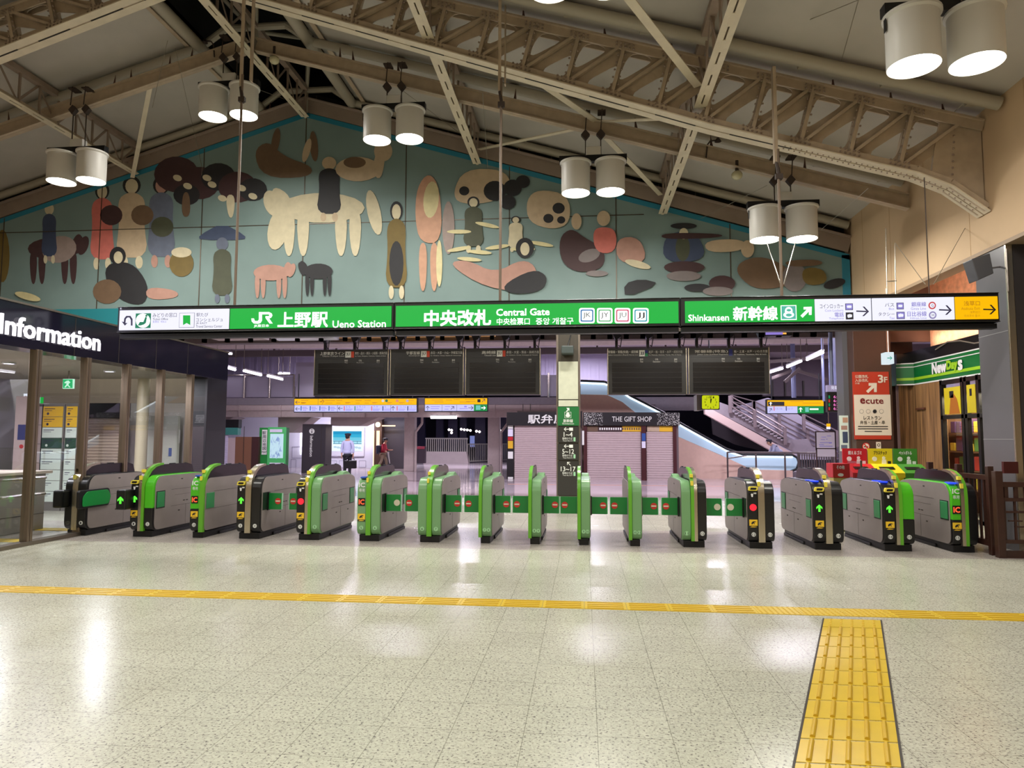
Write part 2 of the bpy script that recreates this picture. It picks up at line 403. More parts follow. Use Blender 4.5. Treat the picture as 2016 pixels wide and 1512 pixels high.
# haunch plate at the wall
MB().prism([(WX-.02,topz(WX)-.02), (WX-.02,5.2), (5.9,5.58), (5.55,5.8), (5.62,6.3), (5.75,topz(5.75)-.02)], 'Y', TY-.03, TY+.03).build('haunch_plate', cream, tr)
for k in range(10):
    z = 5.75+k*.105; rv.ball((5.86+k*.008, TY-.04, z), .02, n=6)
x = 3.3
while x < 6.2:
    for e in (-.05, .05): rv.ball((x, TY+e, lowz(x)-.015), .014, n=6)
    x += .085
rv.build('rivets', taupe, tr)  # darker than the truss paint: the rivets' shadows are put into their colour
def spikes(root, pts, m=None):
    for i, p in enumerate(pts):
        MB().cyl(p, Vector(p)+Vector((random.uniform(-.03,.03),0,.26)), .035, .003, n=4).build('spike', mat('spike_brown', (92,66,56), .7), root)
spikes(tr, [(x, TY, topz(x)) for x in (-1.0,.4,1.5,-2.3,4.1,5.0,5.8,-8.9,-9.6)])

# ------------------------------------------------------------------ long trusses running down the hall
def long_truss(X, zb, label):
    zt = roofz(X)-.12; t = thing('purlin_truss', label, 'truss', (X,10,zb), 'slim cream trusses running down the hall')
    Y0, Y1 = 1.5, 16.95; c = MB()
    for dx in (-.058, .058): c.bar((X+dx,Y0,zb), (X+dx,Y1,zb), .09, .015, m=cream_l); c.bar((X+dx*.5,Y0,zb+.05), (X+dx*.5,Y1,zb+.05), .012, .1, m=cream)
    y = Y0+.5
    while y < Y1: c.box((X-.03,y,zb-.01), (X+.03,y+.3,zb+.004), cream_l); y += .62
    c.build('lower_chord', None, t)
    MB().bar((X,Y0,zt), (X,Y1,zt), .14, .12).build('upper_chord', taupe, t)
    w = MB(); y = Y0; k = 0; h = zt-zb; st = .55
    while y+st < Y1:
        a, b = ((zb+.08, zt-.05) if k % 2 else (zt-.05, zb+.08)); w.bar((X-.02,y,a), (X-.02,y+st,b), .05, .012, up=(1,0,0)); w.bar((X+.02,y+st,zb+.05), (X+.02,y+st,zt), .04, .04); y += st; k += 1
    w.build('lacing', taupe, t)
    return t
long_truss(1.95, 7.12, 'slim cream truss running down the hall, right of the middle of the gable')
long_truss(-2.65, 8.55, 'slim cream truss running down the hall, first right of the ridge')
long_truss(-7.2, 9.98, 'slim cream truss running down the hall right under the ridge')
long_truss(-11.85, 8.62, 'slim cream truss running down the hall, left of the ridge')
long_truss(-16.4, 7.2, 'slim cream truss running down the hall near the left eave')
# rafters
for s, a, b in (('right', AX+.1, WX-.03), ('left', -20.9, AX-.1)):
    Yr = 14.0; t = thing('roof_beam', f'cream steel beam under the {s} roof slope beyond the truss, lamps hanging from it', 'beam', (0,Yr,7))
    za = lambda X: roofz(X)-.62
    MB().bar((a,Yr,za(a)), (b,Yr,za(b)), .03, .3).bar((a,Yr,za(a)+.14), (b,Yr,za(b)+.14), .17, .025).bar((a,Yr,za(a)-.14), (b,Yr,za(b)-.14), .17, .025).build('flanged_beam', cream, t)
    xs = [-5.2,-4.9,-3.9,-2.9,-1.4,1.1,2.6,4.4] if s == 'right' else [-8.6,-9.1,-10.0,-10.4,-12.9,-13.3]
    spikes(t, [(x, Yr, za(x)+.15) for x in xs])
# diagonal wind bracing
def brace(pts, label, w=.14):
    t = thing('wind_brace', label, 'brace', pts[0]); mb = MB()
    for a, b in zip(pts, pts[1:]): mb.bar(a, b, w, .02)
    mb.build('brace_bar', cream_l, t)
def rz(X, Y, d): return (X, Y, roofz(X)-d)
brace([rz(1.9,11.3,.75), rz(-.6,7.6,.7)], 'flat cream brace from the truss joint towards the camera')
brace([rz(-1.0,11.7,1.0), rz(.3,14.0,.5), rz(1.9,11.7,1.1)], 'v shaped flat cream braces right beyond the truss')
brace([rz(-2.6,16.9,.6), rz(-.2,14.1,.75)], 'flat cream brace rising from the gable to the beam', .12)
brace([rz(1.9,16.9,.6), rz(.5,14.1,.75)], 'flat cream brace falling from the beam to the gable, behind a lamp pair', .12)
brace([(-11.9,16.9,8.5), (-9.6,14.1,9.5)], 'flat cream brace left of the ridge near the gable', .1)
# ------------------------------------------------------------------ drum lamps
hook = mat('rust_dark', (58,46,40), .7)
hall_lights = []
def drum_pair(cx, Y, zb, label, beam=True, gap=.35, pw=1):
    t = thing('drum_lamp', label, 'lamp', (cx,Y,zb), 'pairs of white drum lamps under the hall roof')
    H = .64
    MB().box((cx-.68,Y-.07,zb+H+.0), (cx+.68,Y+.07,zb+H+.13)).box((cx-.66,Y-.03,zb+H-.2), (cx-.655,Y+.03,zb+H)).build('mounting_bar', blackm, t, bevel=.008)
    MB().box((cx-.14,Y-.08,zb+H+.13), (cx+.16,Y+.08,zb+H+.3)).build('ballast_box', lamp_w, t, bevel=.01)
    hk = MB()
    zt = roofz(cx)-.6 if beam else zb+H+1.0
    for dx in (-.3, .32):
        hk.cyl((cx+dx*.5,Y,zb+H+.1), (cx+dx*.5,Y,zt-.3), .012, n=6)
        hk.prism([(cx+dx*.5-.09,zt-.27), (cx+dx*.5,zt-.38), (cx+dx*.5+.09,zt-.27), (cx+dx*.5,zt-.16)], 'Y', Y-.05, Y+.05)
        hk.tube([(cx+dx*.5,Y-.1,zt-.2), (cx+dx*.5+.03,Y-.1,zt+.22)], .012, n=5).box((cx+dx*.5-.06,Y-.12,zt+.17), (cx+dx*.5+.1,Y+.1,zt+.2))
    hk.build('hanger', hook, t)
    for s in (-1, 1):
        x = cx+s*gap
        sh = MB().lathe([(.285,0), (.29,.01), (.29,H-.05), (.32,H-.03), (.32,H), (.0,H)], (x,Y,zb), n=32).lathe([(.285,0), (.272,.05), (.272,.1)], (x,Y,zb), n=32).build('drum_shade', lamp_w, t, auto=True)
        MB().lathe([(.0,.055), (.273,.055)], (x,Y,zb), n=32).build('lens', glow_lamp, sh)
        hall_lights.append(area('hall_lamp_light', (x,Y,zb-.012), .5, .5, 150*pw, (1,.965,.9), shape='DISK'))
    return t
def lp(x0, x1, yb, Y): 
    a = A(x0, yb, Y=Y); b = A(x1, yb, Y=Y); return (a.x+b.x)/2, a.z
for (x0, x1, yb, lab) in ((90,210,360,'pair of drum lamps farthest left, before the left end of the gable painting'), (388,511,232,'pair of drum lamps just left of the gable peak, a pole crossing it'),
        (714,835,278,'pair of drum lamps just right of the gable peak'), (1104,1232,382,'pair of drum lamps over the right middle of the painting'), (1472,1614,474,'pair of drum lamps near the right end of the painting')):
    cx, z = lp(x0, x1, yb, 13.85); drum_pair(cx, 13.85, z, lab, pw=.8)
cx, z = lp(1740,1985,141,8.35); drum_pair(cx, 8.35, z+.04, 'nearest pair of drum lamps, large at the top right corner', pw=.45)
cx, z = lp(1074,1202,-2,8.35); drum_pair(cx, 8.35, z+.12, 'pair of drum lamps cut off by the top edge, above the truss', pw=.45)
for cxx in (-4.0, -8.2, -12): drum_pair(cxx, 7.4, 7.0, 'drum lamps above the frame on the near row', pw=.45)
for Yr in (1.2, -4.8):
    for cxx in (-12, -8, -4, 0, 4): drum_pair(cxx, Yr, 6.9, 'drum lamps behind the viewer', pw=.35)
# small bulb lamps
bulb = mat('bulb_glass', (190,184,150), .2)
for (x, y, lab) in ((540,118,'small round bulb lamp hanging at the ridge'), (1451,345,'small round bulb lamp under the beam between two drum pairs')):
    p = A(x, y, Y=14.0); t = thing('bulb_lamp', lab, 'lamp', p)
    MB().ball(p, .11, n=14, sc=(1,1,.85)).build('globe', bulb, t, smooth=True); MB().cyl(p+Vector((0,0,.07)), p+Vector((0,0,.3)), .035).build('socket', hook, t)
for (x, y, d, lab) in ((422,112,-1,'small gooseneck lamp on the left roof beam'), (1390,312,1,'small gooseneck lamp on the right roof beam')):
    p = A(x, y, Y=13.95); t = thing('gooseneck_lamp', lab, 'lamp', p)
    pts = [p, p+Vector((.03*d,0,.28)), p+Vector((.09*d,0,.36)), p+Vector((.2*d,0,.37))]
    MB().tube(pts, .015, n=6).build('neck', hook, t); MB().lathe([(.02,.05), (.07,-.03)], pts[-1]+Vector((.04*d,0,0)), n=10).build('lamp_shade', hook, t)
# tie wires
wire = mat('wire', (150,142,126), .4, metal=.5)
def wirep(pts, r=.006): 
    o = MB().tube(pts, r, n=4).build('guy_wire', wire); tag(o, None, 'wire'); return o
W = [([A(300,212,Y=14), A(330,80,Y=12.5)], 'thin wire rising from the left beam'),
     ([A(345,95,Y=13), A(398,330,Y=16.9), A(397,345,Y=16.9)], 'thin wire crossing the maroon patch of the painting'),
     ([A(505,175,Y=14), A(560,195,Y=16.9)], 'thin wire right of the left drum pair'),
     ([A(795,180,Y=14), A(905,262,Y=16.9)], 'thin wire right of the peak drum pair'),
     ([A(950,180,Y=12), A(960,330,Y=16.6)], 'thin wire beside the middle pole'),
     ([A(1380,430,Y=16.9), A(1510,365,Y=13.9)], 'thin wire left of the right drum pair'),
     ([A(1617,452,Y=14.5), A(1710,370,Y=11.6)], 'thin wire right of the right drum pair'),
     ([A(1512,72,Y=11.4), A(1690,0,Y=9)], 'thin wire rising to the top edge over the truss'),
     ([A(1648,150,Y=11.6), A(1690,0,Y=8.5)], 'thin steep wire left of the biggest drum pair'),
     ([A(1870,228,Y=11.5), A(2016,95,Y=10.5)], 'thin wire below the biggest drum pair')]
for p, l in W: wirep(p)['label'] = l

# ------------------------------------------------------------------ gable with the painted wall
mw = mat('gable_paint_plum', (142,126,114), .6, var=.08, scale=3)
Yg = 17.05
g = MB().prism([(-20.9,4.3), (-20.9,5.5), (WX,5.5), (WX,4.3)], 'Y', Yg+.03, Yg+.5)
struct(g.build('wall_back', mat('gable_back', (150,138,128), .7)))
dk = mat('gable_dark', (44,40,36), .8)
def mz(X): return 10.12-.304*abs(X-AX)
struct(MB().prism([(-20.9,5.5), (-20.9,roofz(-20.9)-.02), (AX,roofz(AX)-.02), (WX,roofz(WX)-.02), (WX,5.5)], 'Y', Yg+.35, Yg+.5).build('wall_gable', dk))
t = thing('gable_beam', 'brownish riveted beam following the top of the painted gable', 'beam', (AX,Yg,10))
for s, xe in ((1, WX-.02), (-1, -20.9)):
    MB().bar((AX,Yg-.02,mz(AX)+.2), (xe,Yg-.02,mz(xe)+.24), .06, .36).bar((AX,Yg-.05,mz(AX)+.38), (xe,Yg-.05,mz(xe)+.42), .2, .03).build('beam_web', mw, t)
rvb = MB()
x = -19.
while x < WX-.2: rvb.ball((x, Yg-.06, mz(x)+.33), .016, n=5); x += .16
rvb.build('rivets', mw, t)
spikes(t, [(x, Yg-.05, mz(x)+.4) for x in (-14.6,-12.9,-10.9,-9.5,-8.2,-5.6,-4.0,-1.6,0.2,1.0)])
seamp = MB(); 
for i in range(26): x = -17+i*.9; seamp.box((x, Yg+.33, 5.6), (x+.025, Yg+.35, roofz(x)-.05))
struct(seamp.build('trim_3', mat('vent_seam', (88,78,66), .7)))
mur_m = mat('mural_teal', (116,138,136), .6, var=.12, scale=.7)
t = thing('mural', 'huge teal gable painting with cream, brown, red and blue figures and a blue border', 'painting', (AX,Yg,5))
MB().prism([(-20.8,5.0), (WX-.04,5.0), (WX-.04,mz(WX)), (AX,mz(AX)), (-20.8,mz(-20.8))], 'Y', Yg-.05, Yg+.03).build('panel', mur_m, t)
bl = MB()
blu = mat('mural_blue', (38,124,150), .5)
for s, xe in ((1, WX-.04), (-1, -20.8)): bl.prism([(AX,mz(AX)), (xe,mz(xe)), (xe,mz(xe)-.13), (AX,mz(AX)-.13)], 'Y', Yg-.058, Yg-.05)
bl.box((WX-.22,Yg-.058,4.98), (WX-.04,Yg-.05,mz(WX)))
bl.build('border_stripe', blu, t)
MB().box((-20.8,Yg-.07,4.55), (WX-.04,Yg+.03,5.0)).build('turquoise_band', mat('mural_turquoise', (40,128,138), .4), t)
j = MB()
for x in (8,198,397,598,798,1003,1213,1437): X = A(x, 500, Y=Yg).x; j.box((X-.012,Yg-.06,5.0), (X+.012,Yg-.05,mz(X)-.02))
j.box((-17.2,Yg-.06,7.12), (1.5,Yg-.05,7.14)); j.build('panel_joint', mat('joint_metal', (84,76,66), .4, metal=.5), t)
# plain rounded colour patches standing in for the painted figures
mc = {k: mat('paint_'+k, v, .65, var=.1, scale=6) for k, v in dict(cream=(200,190,160), sand=(186,166,138), peach=(190,146,120), coral=(196,108,98), rose=(172,132,118), maroon=(64,42,44), olive=(110,92,44), black=(34,34,38), navy=(58,70,96), slate=(96,104,122), brown=(106,84,64), mauve=(150,134,128), yellow=(206,196,150), grey=(120,112,112), green=(72,76,58)).items()}
pt = MB(); lv = [0]
def patch(pts, c, smooth=2):
    pts = [Vector(p) for p in pts]
    for _ in range(smooth):
        q = []
        for i in range(len(pts)): a, b = pts[i], pts[(i+1) % len(pts)]; q += [a*.75+b*.25, a*.25+b*.75]
        pts = q
    lv[0] += 1; z = .0525+.00025*lv[0]
    w = [A(p.x, p.y, Y=Yg) for p in pts]
    n = len(w)
    ar = sum(w[i].x*w[(i+1) % n].z-w[(i+1) % n].x*w[i].z for i in range(n))
    if ar < 0: w = w[::-1]
    pt.add([(v.x, Yg-z, v.z) for v in w], [tuple(range(n))], mc[c])
def oval(cx, cy, rx, ry, c, a=0):
    a = math.radians(a)
    patch([(cx+rx*math.cos(u)*math.cos(a)-ry*math.sin(u)*math.sin(a), cy+rx*math.cos(u)*math.sin(a)+ry*math.sin(u)*math.cos(a)) for u in [2*math.pi*i/18 for i in range(18)]], c, 0)
def robe(cx, y0, y1, w, c, hc, hair='black'):
    h = y1-y0; oval(cx, y0+h*.09, w*.27, h*.1, hair); oval(cx, y0+h*.1, w*.19, h*.08, hc)
    patch([(cx-w*.15,y0+h*.17), (cx+w*.15,y0+h*.17), (cx+w*.42,y0+h*.25), (cx+w*.36,y0+h*.5), (cx+w*.5,y0+h*.88), (cx-w*.5,y0+h*.88), (cx-w*.36,y0+h*.5), (cx-w*.42,y0+h*.25)], c)
    for s in (-1, 1): oval(cx+s*w*.22, y0+h*.93, w*.11, h*.07, hc)
def beast(x0, x1, y0, y1, c, d=-1):
    """generic four legged shape: oval trunk, four tapering legs, neck and head on the side d"""
    w, h = x1-x0, y1-y0; oval((x0+x1)/2, y0+h*.36, w*.36, h*.2, c)
    for f in (.22, .34, .66, .78):
        X = x0+w*f; patch([(X-w*.06,y0+h*.4), (X+w*.06,y0+h*.4), (X+w*.035,y1), (X-w*.035,y1)], c, 2)
    hx = x0+w*.1 if d < 0 else x1-w*.1; nx = x0+w*.24 if d < 0 else x1-w*.24
    patch([(nx,y0+h*.2), (hx-4,y0+h*.05), (hx+8*d,y0+h*.3), (hx,y0+h*.42), (nx,y0+h*.48)], c, 2)
    oval(hx+d*w*.02, y0+h*.3, w*.07, h*.18, c, 20*d)
oval(8,505,14,52,'olive')
beast(38,178,452,560,'maroon',1); oval(120,492,34,26,'mauve',-15); robe(100,402,520,34,'navy','cream','cream')
robe(204,362,532,52,'coral','cream'); robe(262,350,530,66,'sand','cream'); robe(320,350,528,60,'slate','rose')
for x, y, c in ((222,425,'maroon'), (283,425,'brown'), (322,448,'green')): oval(x, y, 22, 20, c)
for x, y, r in ((350,345,44), (395,362,40), (432,350,34), (470,370,38), (500,375,28), (370,385,26)): oval(x, y, r, r*.8, 'maroon' if r > 35 else 'black')
for x, y in ((352,352), (372,368), (420,365), (440,392), (478,372), (500,388), (410,352)): oval(x, y, 9, 6, 'cream', 20)
patch([(362,380), (376,380), (378,428), (360,428)], 'brown'); patch([(446,385), (466,385), (462,430), (452,430)], 'cream')
oval(360,520,24,26,'olive'); oval(360,498,20,10,'cream')
oval(235,505,16,18,'black'); patch([(208,520), (262,515), (296,560), (290,602), (250,598), (215,570)], 'black'); oval(214,575,28,24,'brown'); patch([(290,565), (352,572), (354,588), (292,592)], 'rose'); oval(236,508,9,12,'cream')
patch([(394,465), (440,440), (486,465), (484,474), (396,474)], 'navy', 1); robe(440,470,598,44,'green','slate','slate')
patch([(500,300), (530,278), (560,310), (620,330), (610,352), (520,352)], 'brown'); oval(545,280,8,26,'brown',10); oval(620,290,8,30,'brown',-5); oval(606,298,7,24,'sand',15)
beast(520,752,358,505,'cream',-1); oval(550,452,20,42,'cream',12); oval(738,420,13,45,'cream',-12)
robe(650,312,438,52,'black','sand','sand')
oval(706,335,44,24,'sand'); oval(756,300,18,20,'sand'); oval(700,322,22,11,'brown'); patch([(732,340), (746,290), (762,300), (752,360)], 'sand')
beast(488,584,510,588,'rose',1); beast(590,668,508,584,'black',-1)
robe(782,400,590,46,'olive','cream'); oval(782,520,14,44,'black')
patch([(822,370), (846,340), (868,372), (872,480), (828,480), (818,430)], 'peach'); oval(850,395,15,36,'yellow',5)
for x in (834,856): patch([(x-9,480), (x+9,480), (x+6,574), (x-6,574)], 'peach')
oval(884,450,12,52,'mauve'); oval(866,520,6,46,'yellow')
patch([(892,380), (915,335), (990,335), (1010,365), (980,400), (905,405)], 'sand'); patch([(1036,395), (1060,374), (1120,385), (1124,440), (1090,455), (1040,440)], 'sand')
for x, y, r in ((915,378,10), (975,378,22), (1010,372,18), (1030,360,14), (1100,412,12), (1080,432,10), (1105,435,8), (1000,400,16)): oval(x, y, r, r*.9, 'black')
robe(933,390,500,44,'green','cream'); robe(1016,428,498,34,'cream','cream')
for x, y, a in ((905,458,0), (960,445,12), (905,492,-10), (945,498,5), (980,488,-8), (1030,492,0), (1066,482,10), (925,512,5)): oval(x, y, 24, 4, 'yellow', a)
patch([(880,520), (920,512), (975,540), (1030,510), (1060,530), (1050,575), (960,570)], 'rose'); patch([(985,565), (1050,530), (1080,545), (1070,575), (1010,582)], 'black'); oval(1034,490,18,20,'black'); oval(1034,492,9,13,'cream')
patch([(1100,470), (1125,450), (1150,470), (1190,490), (1190,530), (1140,540), (1105,520)], 'maroon'); oval(1135,438,10,16,'sand'); oval(1160,505,22,12,'grey',-20); oval(1175,540,22,6,'grey')
patch([(1166,455), (1188,448), (1214,455), (1212,500), (1172,500)], 'coral'); oval(1188,432,13,15,'sand'); patch([(1212,470), (1260,468), (1275,520), (1215,520)], 'rose'); oval(1255,522,26,7,'cream',15)
patch([(1305,470), (1340,455), (1378,468), (1390,515), (1305,520)], 'navy'); oval(1343,490,14,26,'green'); oval(1345,447,26,6,'black'); oval(1345,462,9,11,'cream'); oval(1346,528,40,12,'maroon'); oval(1345,545,34,10,'grey')
patch([(1302,460), (1420,462), (1420,470), (1302,474)], 'maroon'); patch([(1385,475), (1465,472), (1465,496), (1390,500)], 'sand')
patch([(1228,560), (1262,550), (1300,560), (1230,588)], 'black', 1); oval(1372,568,26,8,'black'); oval(1420,560,26,16,'maroon'); oval(1412,575,30,9,'grey')
patch([(1450,520), (1490,505), (1540,520), (1570,560), (1490,575), (1450,545)], 'brown'); oval(1470,492,13,17,'sand'); oval(1562,548,24,28,'grey'); patch([(1575,528), (1620,530), (1628,560), (1580,565)], 'olive'); oval(1640,560,22,9,'black',-15); patch([(1540,515), (1610,512), (1620,524), (1550,528)], 'brown')
oval(60,585,26,7,'yellow',15)
pt.build('painted_figure', None, t)
# ------------------------------------------------------------------ main hanging sign
def lit(name, rgb, s=1.0): return mat('lit_'+name, (0,0,0), .35, emit=s, ecol=rgb)
L_white = lit('white', (240,240,255), 1.05); L_green = lit('green', (0,184,62), .95); L_yel = lit('yellow', (255,190,0), 1.0)
L_txt = lit('text_white', (250,255,250), 1.6); ink = mat('ink', (40,36,70), .5); inkp = mat('ink_violet', (120,115,190), .5, emit=.35, ecol=(110,105,190)); ink_y = mat('ink_amber', (150,100,10), .5, emit=.45, ecol=(190,130,10))
ink_k = mat('ink_black', (20,18,24), .5)
SY = 10.78
def zat(x, y, Y=SY): return A(x, y, Y=Y).z
zl0, zl1, zf0, zf1 = zat(240,650), zat(240,611), zat(240,655), zat(240,604)
def arrow(mb, cx, cy, r, m, Y, ang=0, lift=.006, w=.16):
    """arrow pointing right (ang 0), photo pixels, ang clockwise on the picture"""
    a = math.radians(ang); ca, sa = math.cos(a), math.sin(a)
    P = lambda u, v: (cx+(u*ca-v*sa)*r, cy+(u*sa+v*ca)*r)
    spx(mb, [P(-1,-w), P(.62,-w), P(.62,w), P(-1,w)], m, Y, .004, lift)
    spx(mb, [P(1,0), P(.25,-.75), P(.25-.28,-.75), P(.68,0)], m, Y, .004, lift+.001)
    spx(mb, [P(1,0), P(.68,0), P(.25-.28,.75), P(.25,.75)], m, Y, .004, lift+.002)
def ring(mb, cx, cy, r, w, m, Y, lift=.006):
    spx(mb, circ(cx, cy, r), m, Y, .003, lift)
def sq(mb, box, fr, inn, Y, w=1.2, lift=.004):
    rpx(mb, box, fr, Y, .003, lift); x0, y0, x1, y1 = box; rpx(mb, (x0+w,y0+w,x1-w,y1-w), inn, Y, .003, lift+.002)
def sign_box(x0, x1, label):
    a, b = A(x0, 620, Y=SY).x, A(x1, 620, Y=SY).x
    t = thing('overhead_sign', label, 'sign', ((a+b)/2,SY+.12,zf0), 'long lit signs hanging over the gates')
    MB().box((a,SY+.02,zf0), (b,SY+.26,zf1)).box((a,SY-.0,zf1-.012), (b,SY+.26,zf1+.0)).box((a,SY,zf0-.0), (b,SY+.26,zf0+.015)).build('housing', black, t, bevel=.006)
    MB().box((a+.02,SY+.06,zf0-.09), (b-.02,SY+.2,zf0-.015)).build('lower_rail', blackm, t)
    return t
def face(t, x0, x1, m):
    MB().box((A(x0,630,Y=SY).x,SY,zl0), (A(x1,630,Y=SY).x,SY+.03,zl1)).build('lit_face', m, t)
s1 = sign_box(230.5, 774.5, 'left lit sign of the row, white and green, reading Ueno Station')
face(s1, 235, 450, L_white); face(s1, 452.5, 770, L_green)
k = MB(); Y = SY
arrow(k, 247, 634, 0.1, ink, Y); spx(k, [(258,641),(258,630),(255,625),(251,625),(248,628),(247,636),(251,636),(246,641),(240,633),(244,634),(245,627),(249,622),(257,622),(261,628),(261,641)], ink, Y, .004, .005)
rpx(k, (267,617,297,646), lit('teal', (30,150,110), .7), Y, .003, .004); ring(k, 282, 631.5, 14, 0, L_txt, Y, .008); spx(k, [(272,641),(276,634),(283,634),(287,624),(290,625),(288,636),(284,639),(278,641)], lit('teal', (30,150,110), .7), Y, .003, .012); ring(k, 289, 622, 2.2, 0, lit('teal', (30,150,110), .7), Y, .012)
tpx(k, 'みどりの窓口', (301,616,348,624.5), ink, Y=Y); tpx(k, 'Ticket Office', (301,626,331,630.5), ink, Y=Y); tpx(k, '售票处  매표소', (301,631.5,328,635.5), inkp, Y=Y)
sq(k, (353,616,383,645), ink, L_white, Y, .6); spx(k, [(361,621),(375,621),(375,640),(368,636),(361,640)], L_green, Y, .003, .009)
tpx(k, '駅たび', (387,616,410,623.5), ink, Y=Y); tpx(k, 'コンシェルジュ', (386,626,439,633), ink, Y=Y); tpx(k, 'JR EAST', (386,634.6,408,639), ink, Y=Y); tpx(k, 'Travel Service Center', (386,640,438,645), ink, Y=Y)
# railway mark: J and R joined
spx(k, [(495,627),(500,627),(502,632),(508,632),(510,629),(510,614.5),(530,614.5),(535,617),(536.5,621),(534,625.5),(530,627),(537,637),(531,637),(523,626),(523,622.5),(529,622.5),(531,621),(529,619),(516,619),(516,631),(513,636),(508,637.5),(500,637),(496,633)], L_txt, Y, .004, .006)
tpx(k, 'JR東日本', (500,638.5,530,645), L_txt, Y=Y, off=.01); tpx(k, '上野駅', (547,614,646,645), L_txt, .025, Y=Y, lift=.007); tpx(k, 'Ueno Station', (655,630.5,760,645), L_txt, .02, Y=Y, lift=.007)
tpx(k, 'E', (237,605.8,240,609.3), L_white, Y=Y-.001)
k.build('lettering', None, s1)
s2 = sign_box(775.5, 1339.5, 'middle lit green sign of the row reading Central Gate with four line badges')
face(s2, 779, 1336, L_green); k = MB()
tpx(k, '中央改札', (835,610,967,642), L_txt, .03, Y=Y, lift=.007); tpx(k, 'Central Gate', (977,607.5,1082,621.5), L_txt, .03, Y=Y, lift=.007); tpx(k, '中央检票口', (978,626,1043,639.5), L_txt, .01, Y=Y); tpx(k, '중앙 개찰구', (1055,625.5,1129,639), L_txt, .01, Y=Y)
for x, tx, c in ((1140,'JK',(40,120,190)), (1175,'JY',(120,200,140)), (1210,'JU',(235,90,130)), (1246,'JJ',(50,170,190))):
    spx(k, roundpoly([(x,606.5), (x+31,606.5), (x+31,636.5), (x,636.5)], 5), L_txt, Y, .003, .005)
    spx(k, roundpoly([(x+3,609.5), (x+28,609.5), (x+28,633.5), (x+3,633.5)], 3), lit('badge'+tx, c, .8), Y, .003, .008)
    spx(k, roundpoly([(x+5.5,612), (x+25.5,612), (x+25.5,631), (x+5.5,631)], 2), L_txt, Y, .003, .011)
    tpx(k, tx, (x+8,615.5,x+23,627.5), ink_k, .0, Y=Y, lift=.016)
k.build('lettering', None, s2)
s3 = sign_box(1340.5, 1969.5, 'right lit sign of the row, green, white and yellow, reading Shinkansen')
face(s3, 1349, 1604, L_green); face(s3, 1605.5, 1716, L_white); face(s3, 1718.5, 1880, L_white); face(s3, 1882.5, 1966, L_yel); k = MB()
tpx(k, 'Shinkansen', (1355,619,1435,632), L_txt, .02, Y=Y); tpx(k, '新幹線', (1443,603,1531,631), L_txt, .025, Y=Y, lift=.007)
sq(k, (1537,601,1568,630), L_txt, lit('aqua', (90,205,180), .8), Y, 1.5); spx(k, circ(1552.5, 612.5, 7.5, ry=8), L_txt, Y, .003, .01); spx(k, circ(1552.5, 620, 10.5, ry=6), L_txt, Y, .003, .011); spx(k, circ(1552.5, 611, 4.5, ry=2.5), lit('aqua', (90,205,180), .8), Y, .003, .014); spx(k, circ(1552.5, 620.5, 6, ry=3), lit('aqua', (90,205,180), .8), Y, .003, .015)
spx(k, [(1582,604.5),(1598,604),(1597.5,620),(1592.5,620),(1592.5,613),(1580,625.5),(1576,621.5),(1588.5,609.3),(1582,609.3)], L_txt, Y, .004, .006)
for bx, b, m_, sz in (('コインロッカー',(1614,598.5,1660,607.5),ink,0), ('Coin Lockers',(1624,609,1660,613.5),inkp,0), ('電話',(1643,615,1661,624),inkp,.01), ('Telephone',(1632,625,1661,630),inkp,0),
    ('バス',(1742,596.5,1760,604),ink,0), ('Bus',(1750,606,1760,610),inkp,0), ('タクシー',(1729,615,1761,622),ink,0), ('Taxi',(1751,624,1761,628.5),inkp,0), ('銀座線',(1794,594.5,1823,603.5),inkp,.01), ('Ginza Line',(1793,605,1823,610),inkp,0),
    ('日比谷線',(1786,613,1824,623),inkp,.01), ('Hibiya Line',(1792,624.5,1824,629),inkp,0), ('浅草口',(1897,592.5,1929,602),ink_y,.01), ('Asakusa Exit',(1892,604.5,1929,610),ink_y,0), ('浅草出口',(1909,612,1929,617),ink_y,0), ('아사쿠사 출구',(1898,619,1929,624.5),ink_y,0)):
    tpx(k, bx, b, m_, sz, Y=Y)
for b in ((1664,597.5,1679,610.5), (1665,615,1680,629), (1765,596,1779,609), (1765,614,1781,628)):
    sq(k, b, ink, inkp if b[0] != 1665 else ink_k, Y, 1); x0, y0, x1, y1 = b
    spx(k, roundpoly([(x0+3,y0+4), (x1-3,y0+4), (x1-3,y1-4), (x0+3,y1-4)], 2), L_white, Y, .003, .009)
    if b[1] > 611: spx(k, [(x0+4,y1-3),(x0+5,y0+5),(x0+8,y0+3),(x0+9,y0+6),(x0+7,y0+8),(x0+9,y1-4)], L_white, Y, .003, .01)
for cx, cy, c, tx in ((1835,601.5,(225,90,90),'G'), (1836,620.5,(160,150,200),'H')):
    spx(k, circ(cx,cy,7.5), lit('ring'+tx, c, .8), Y, .003, .005); spx(k, circ(cx,cy,4.8), L_white, Y, .003, .008); tpx(k, tx, (cx-2.2,cy-2.6,cx+2.2,cy+2.6), ink, Y=Y, lift=.012)
for cx, cy, r in ((1698,613,12.5), (1861,610.5,12.5), (1948,609.5,12.5)): arrow(k, cx, cy, r, ink_k if cx > 1900 else ink, Y, 2, w=.1)
k.build('lettering', None, s3)
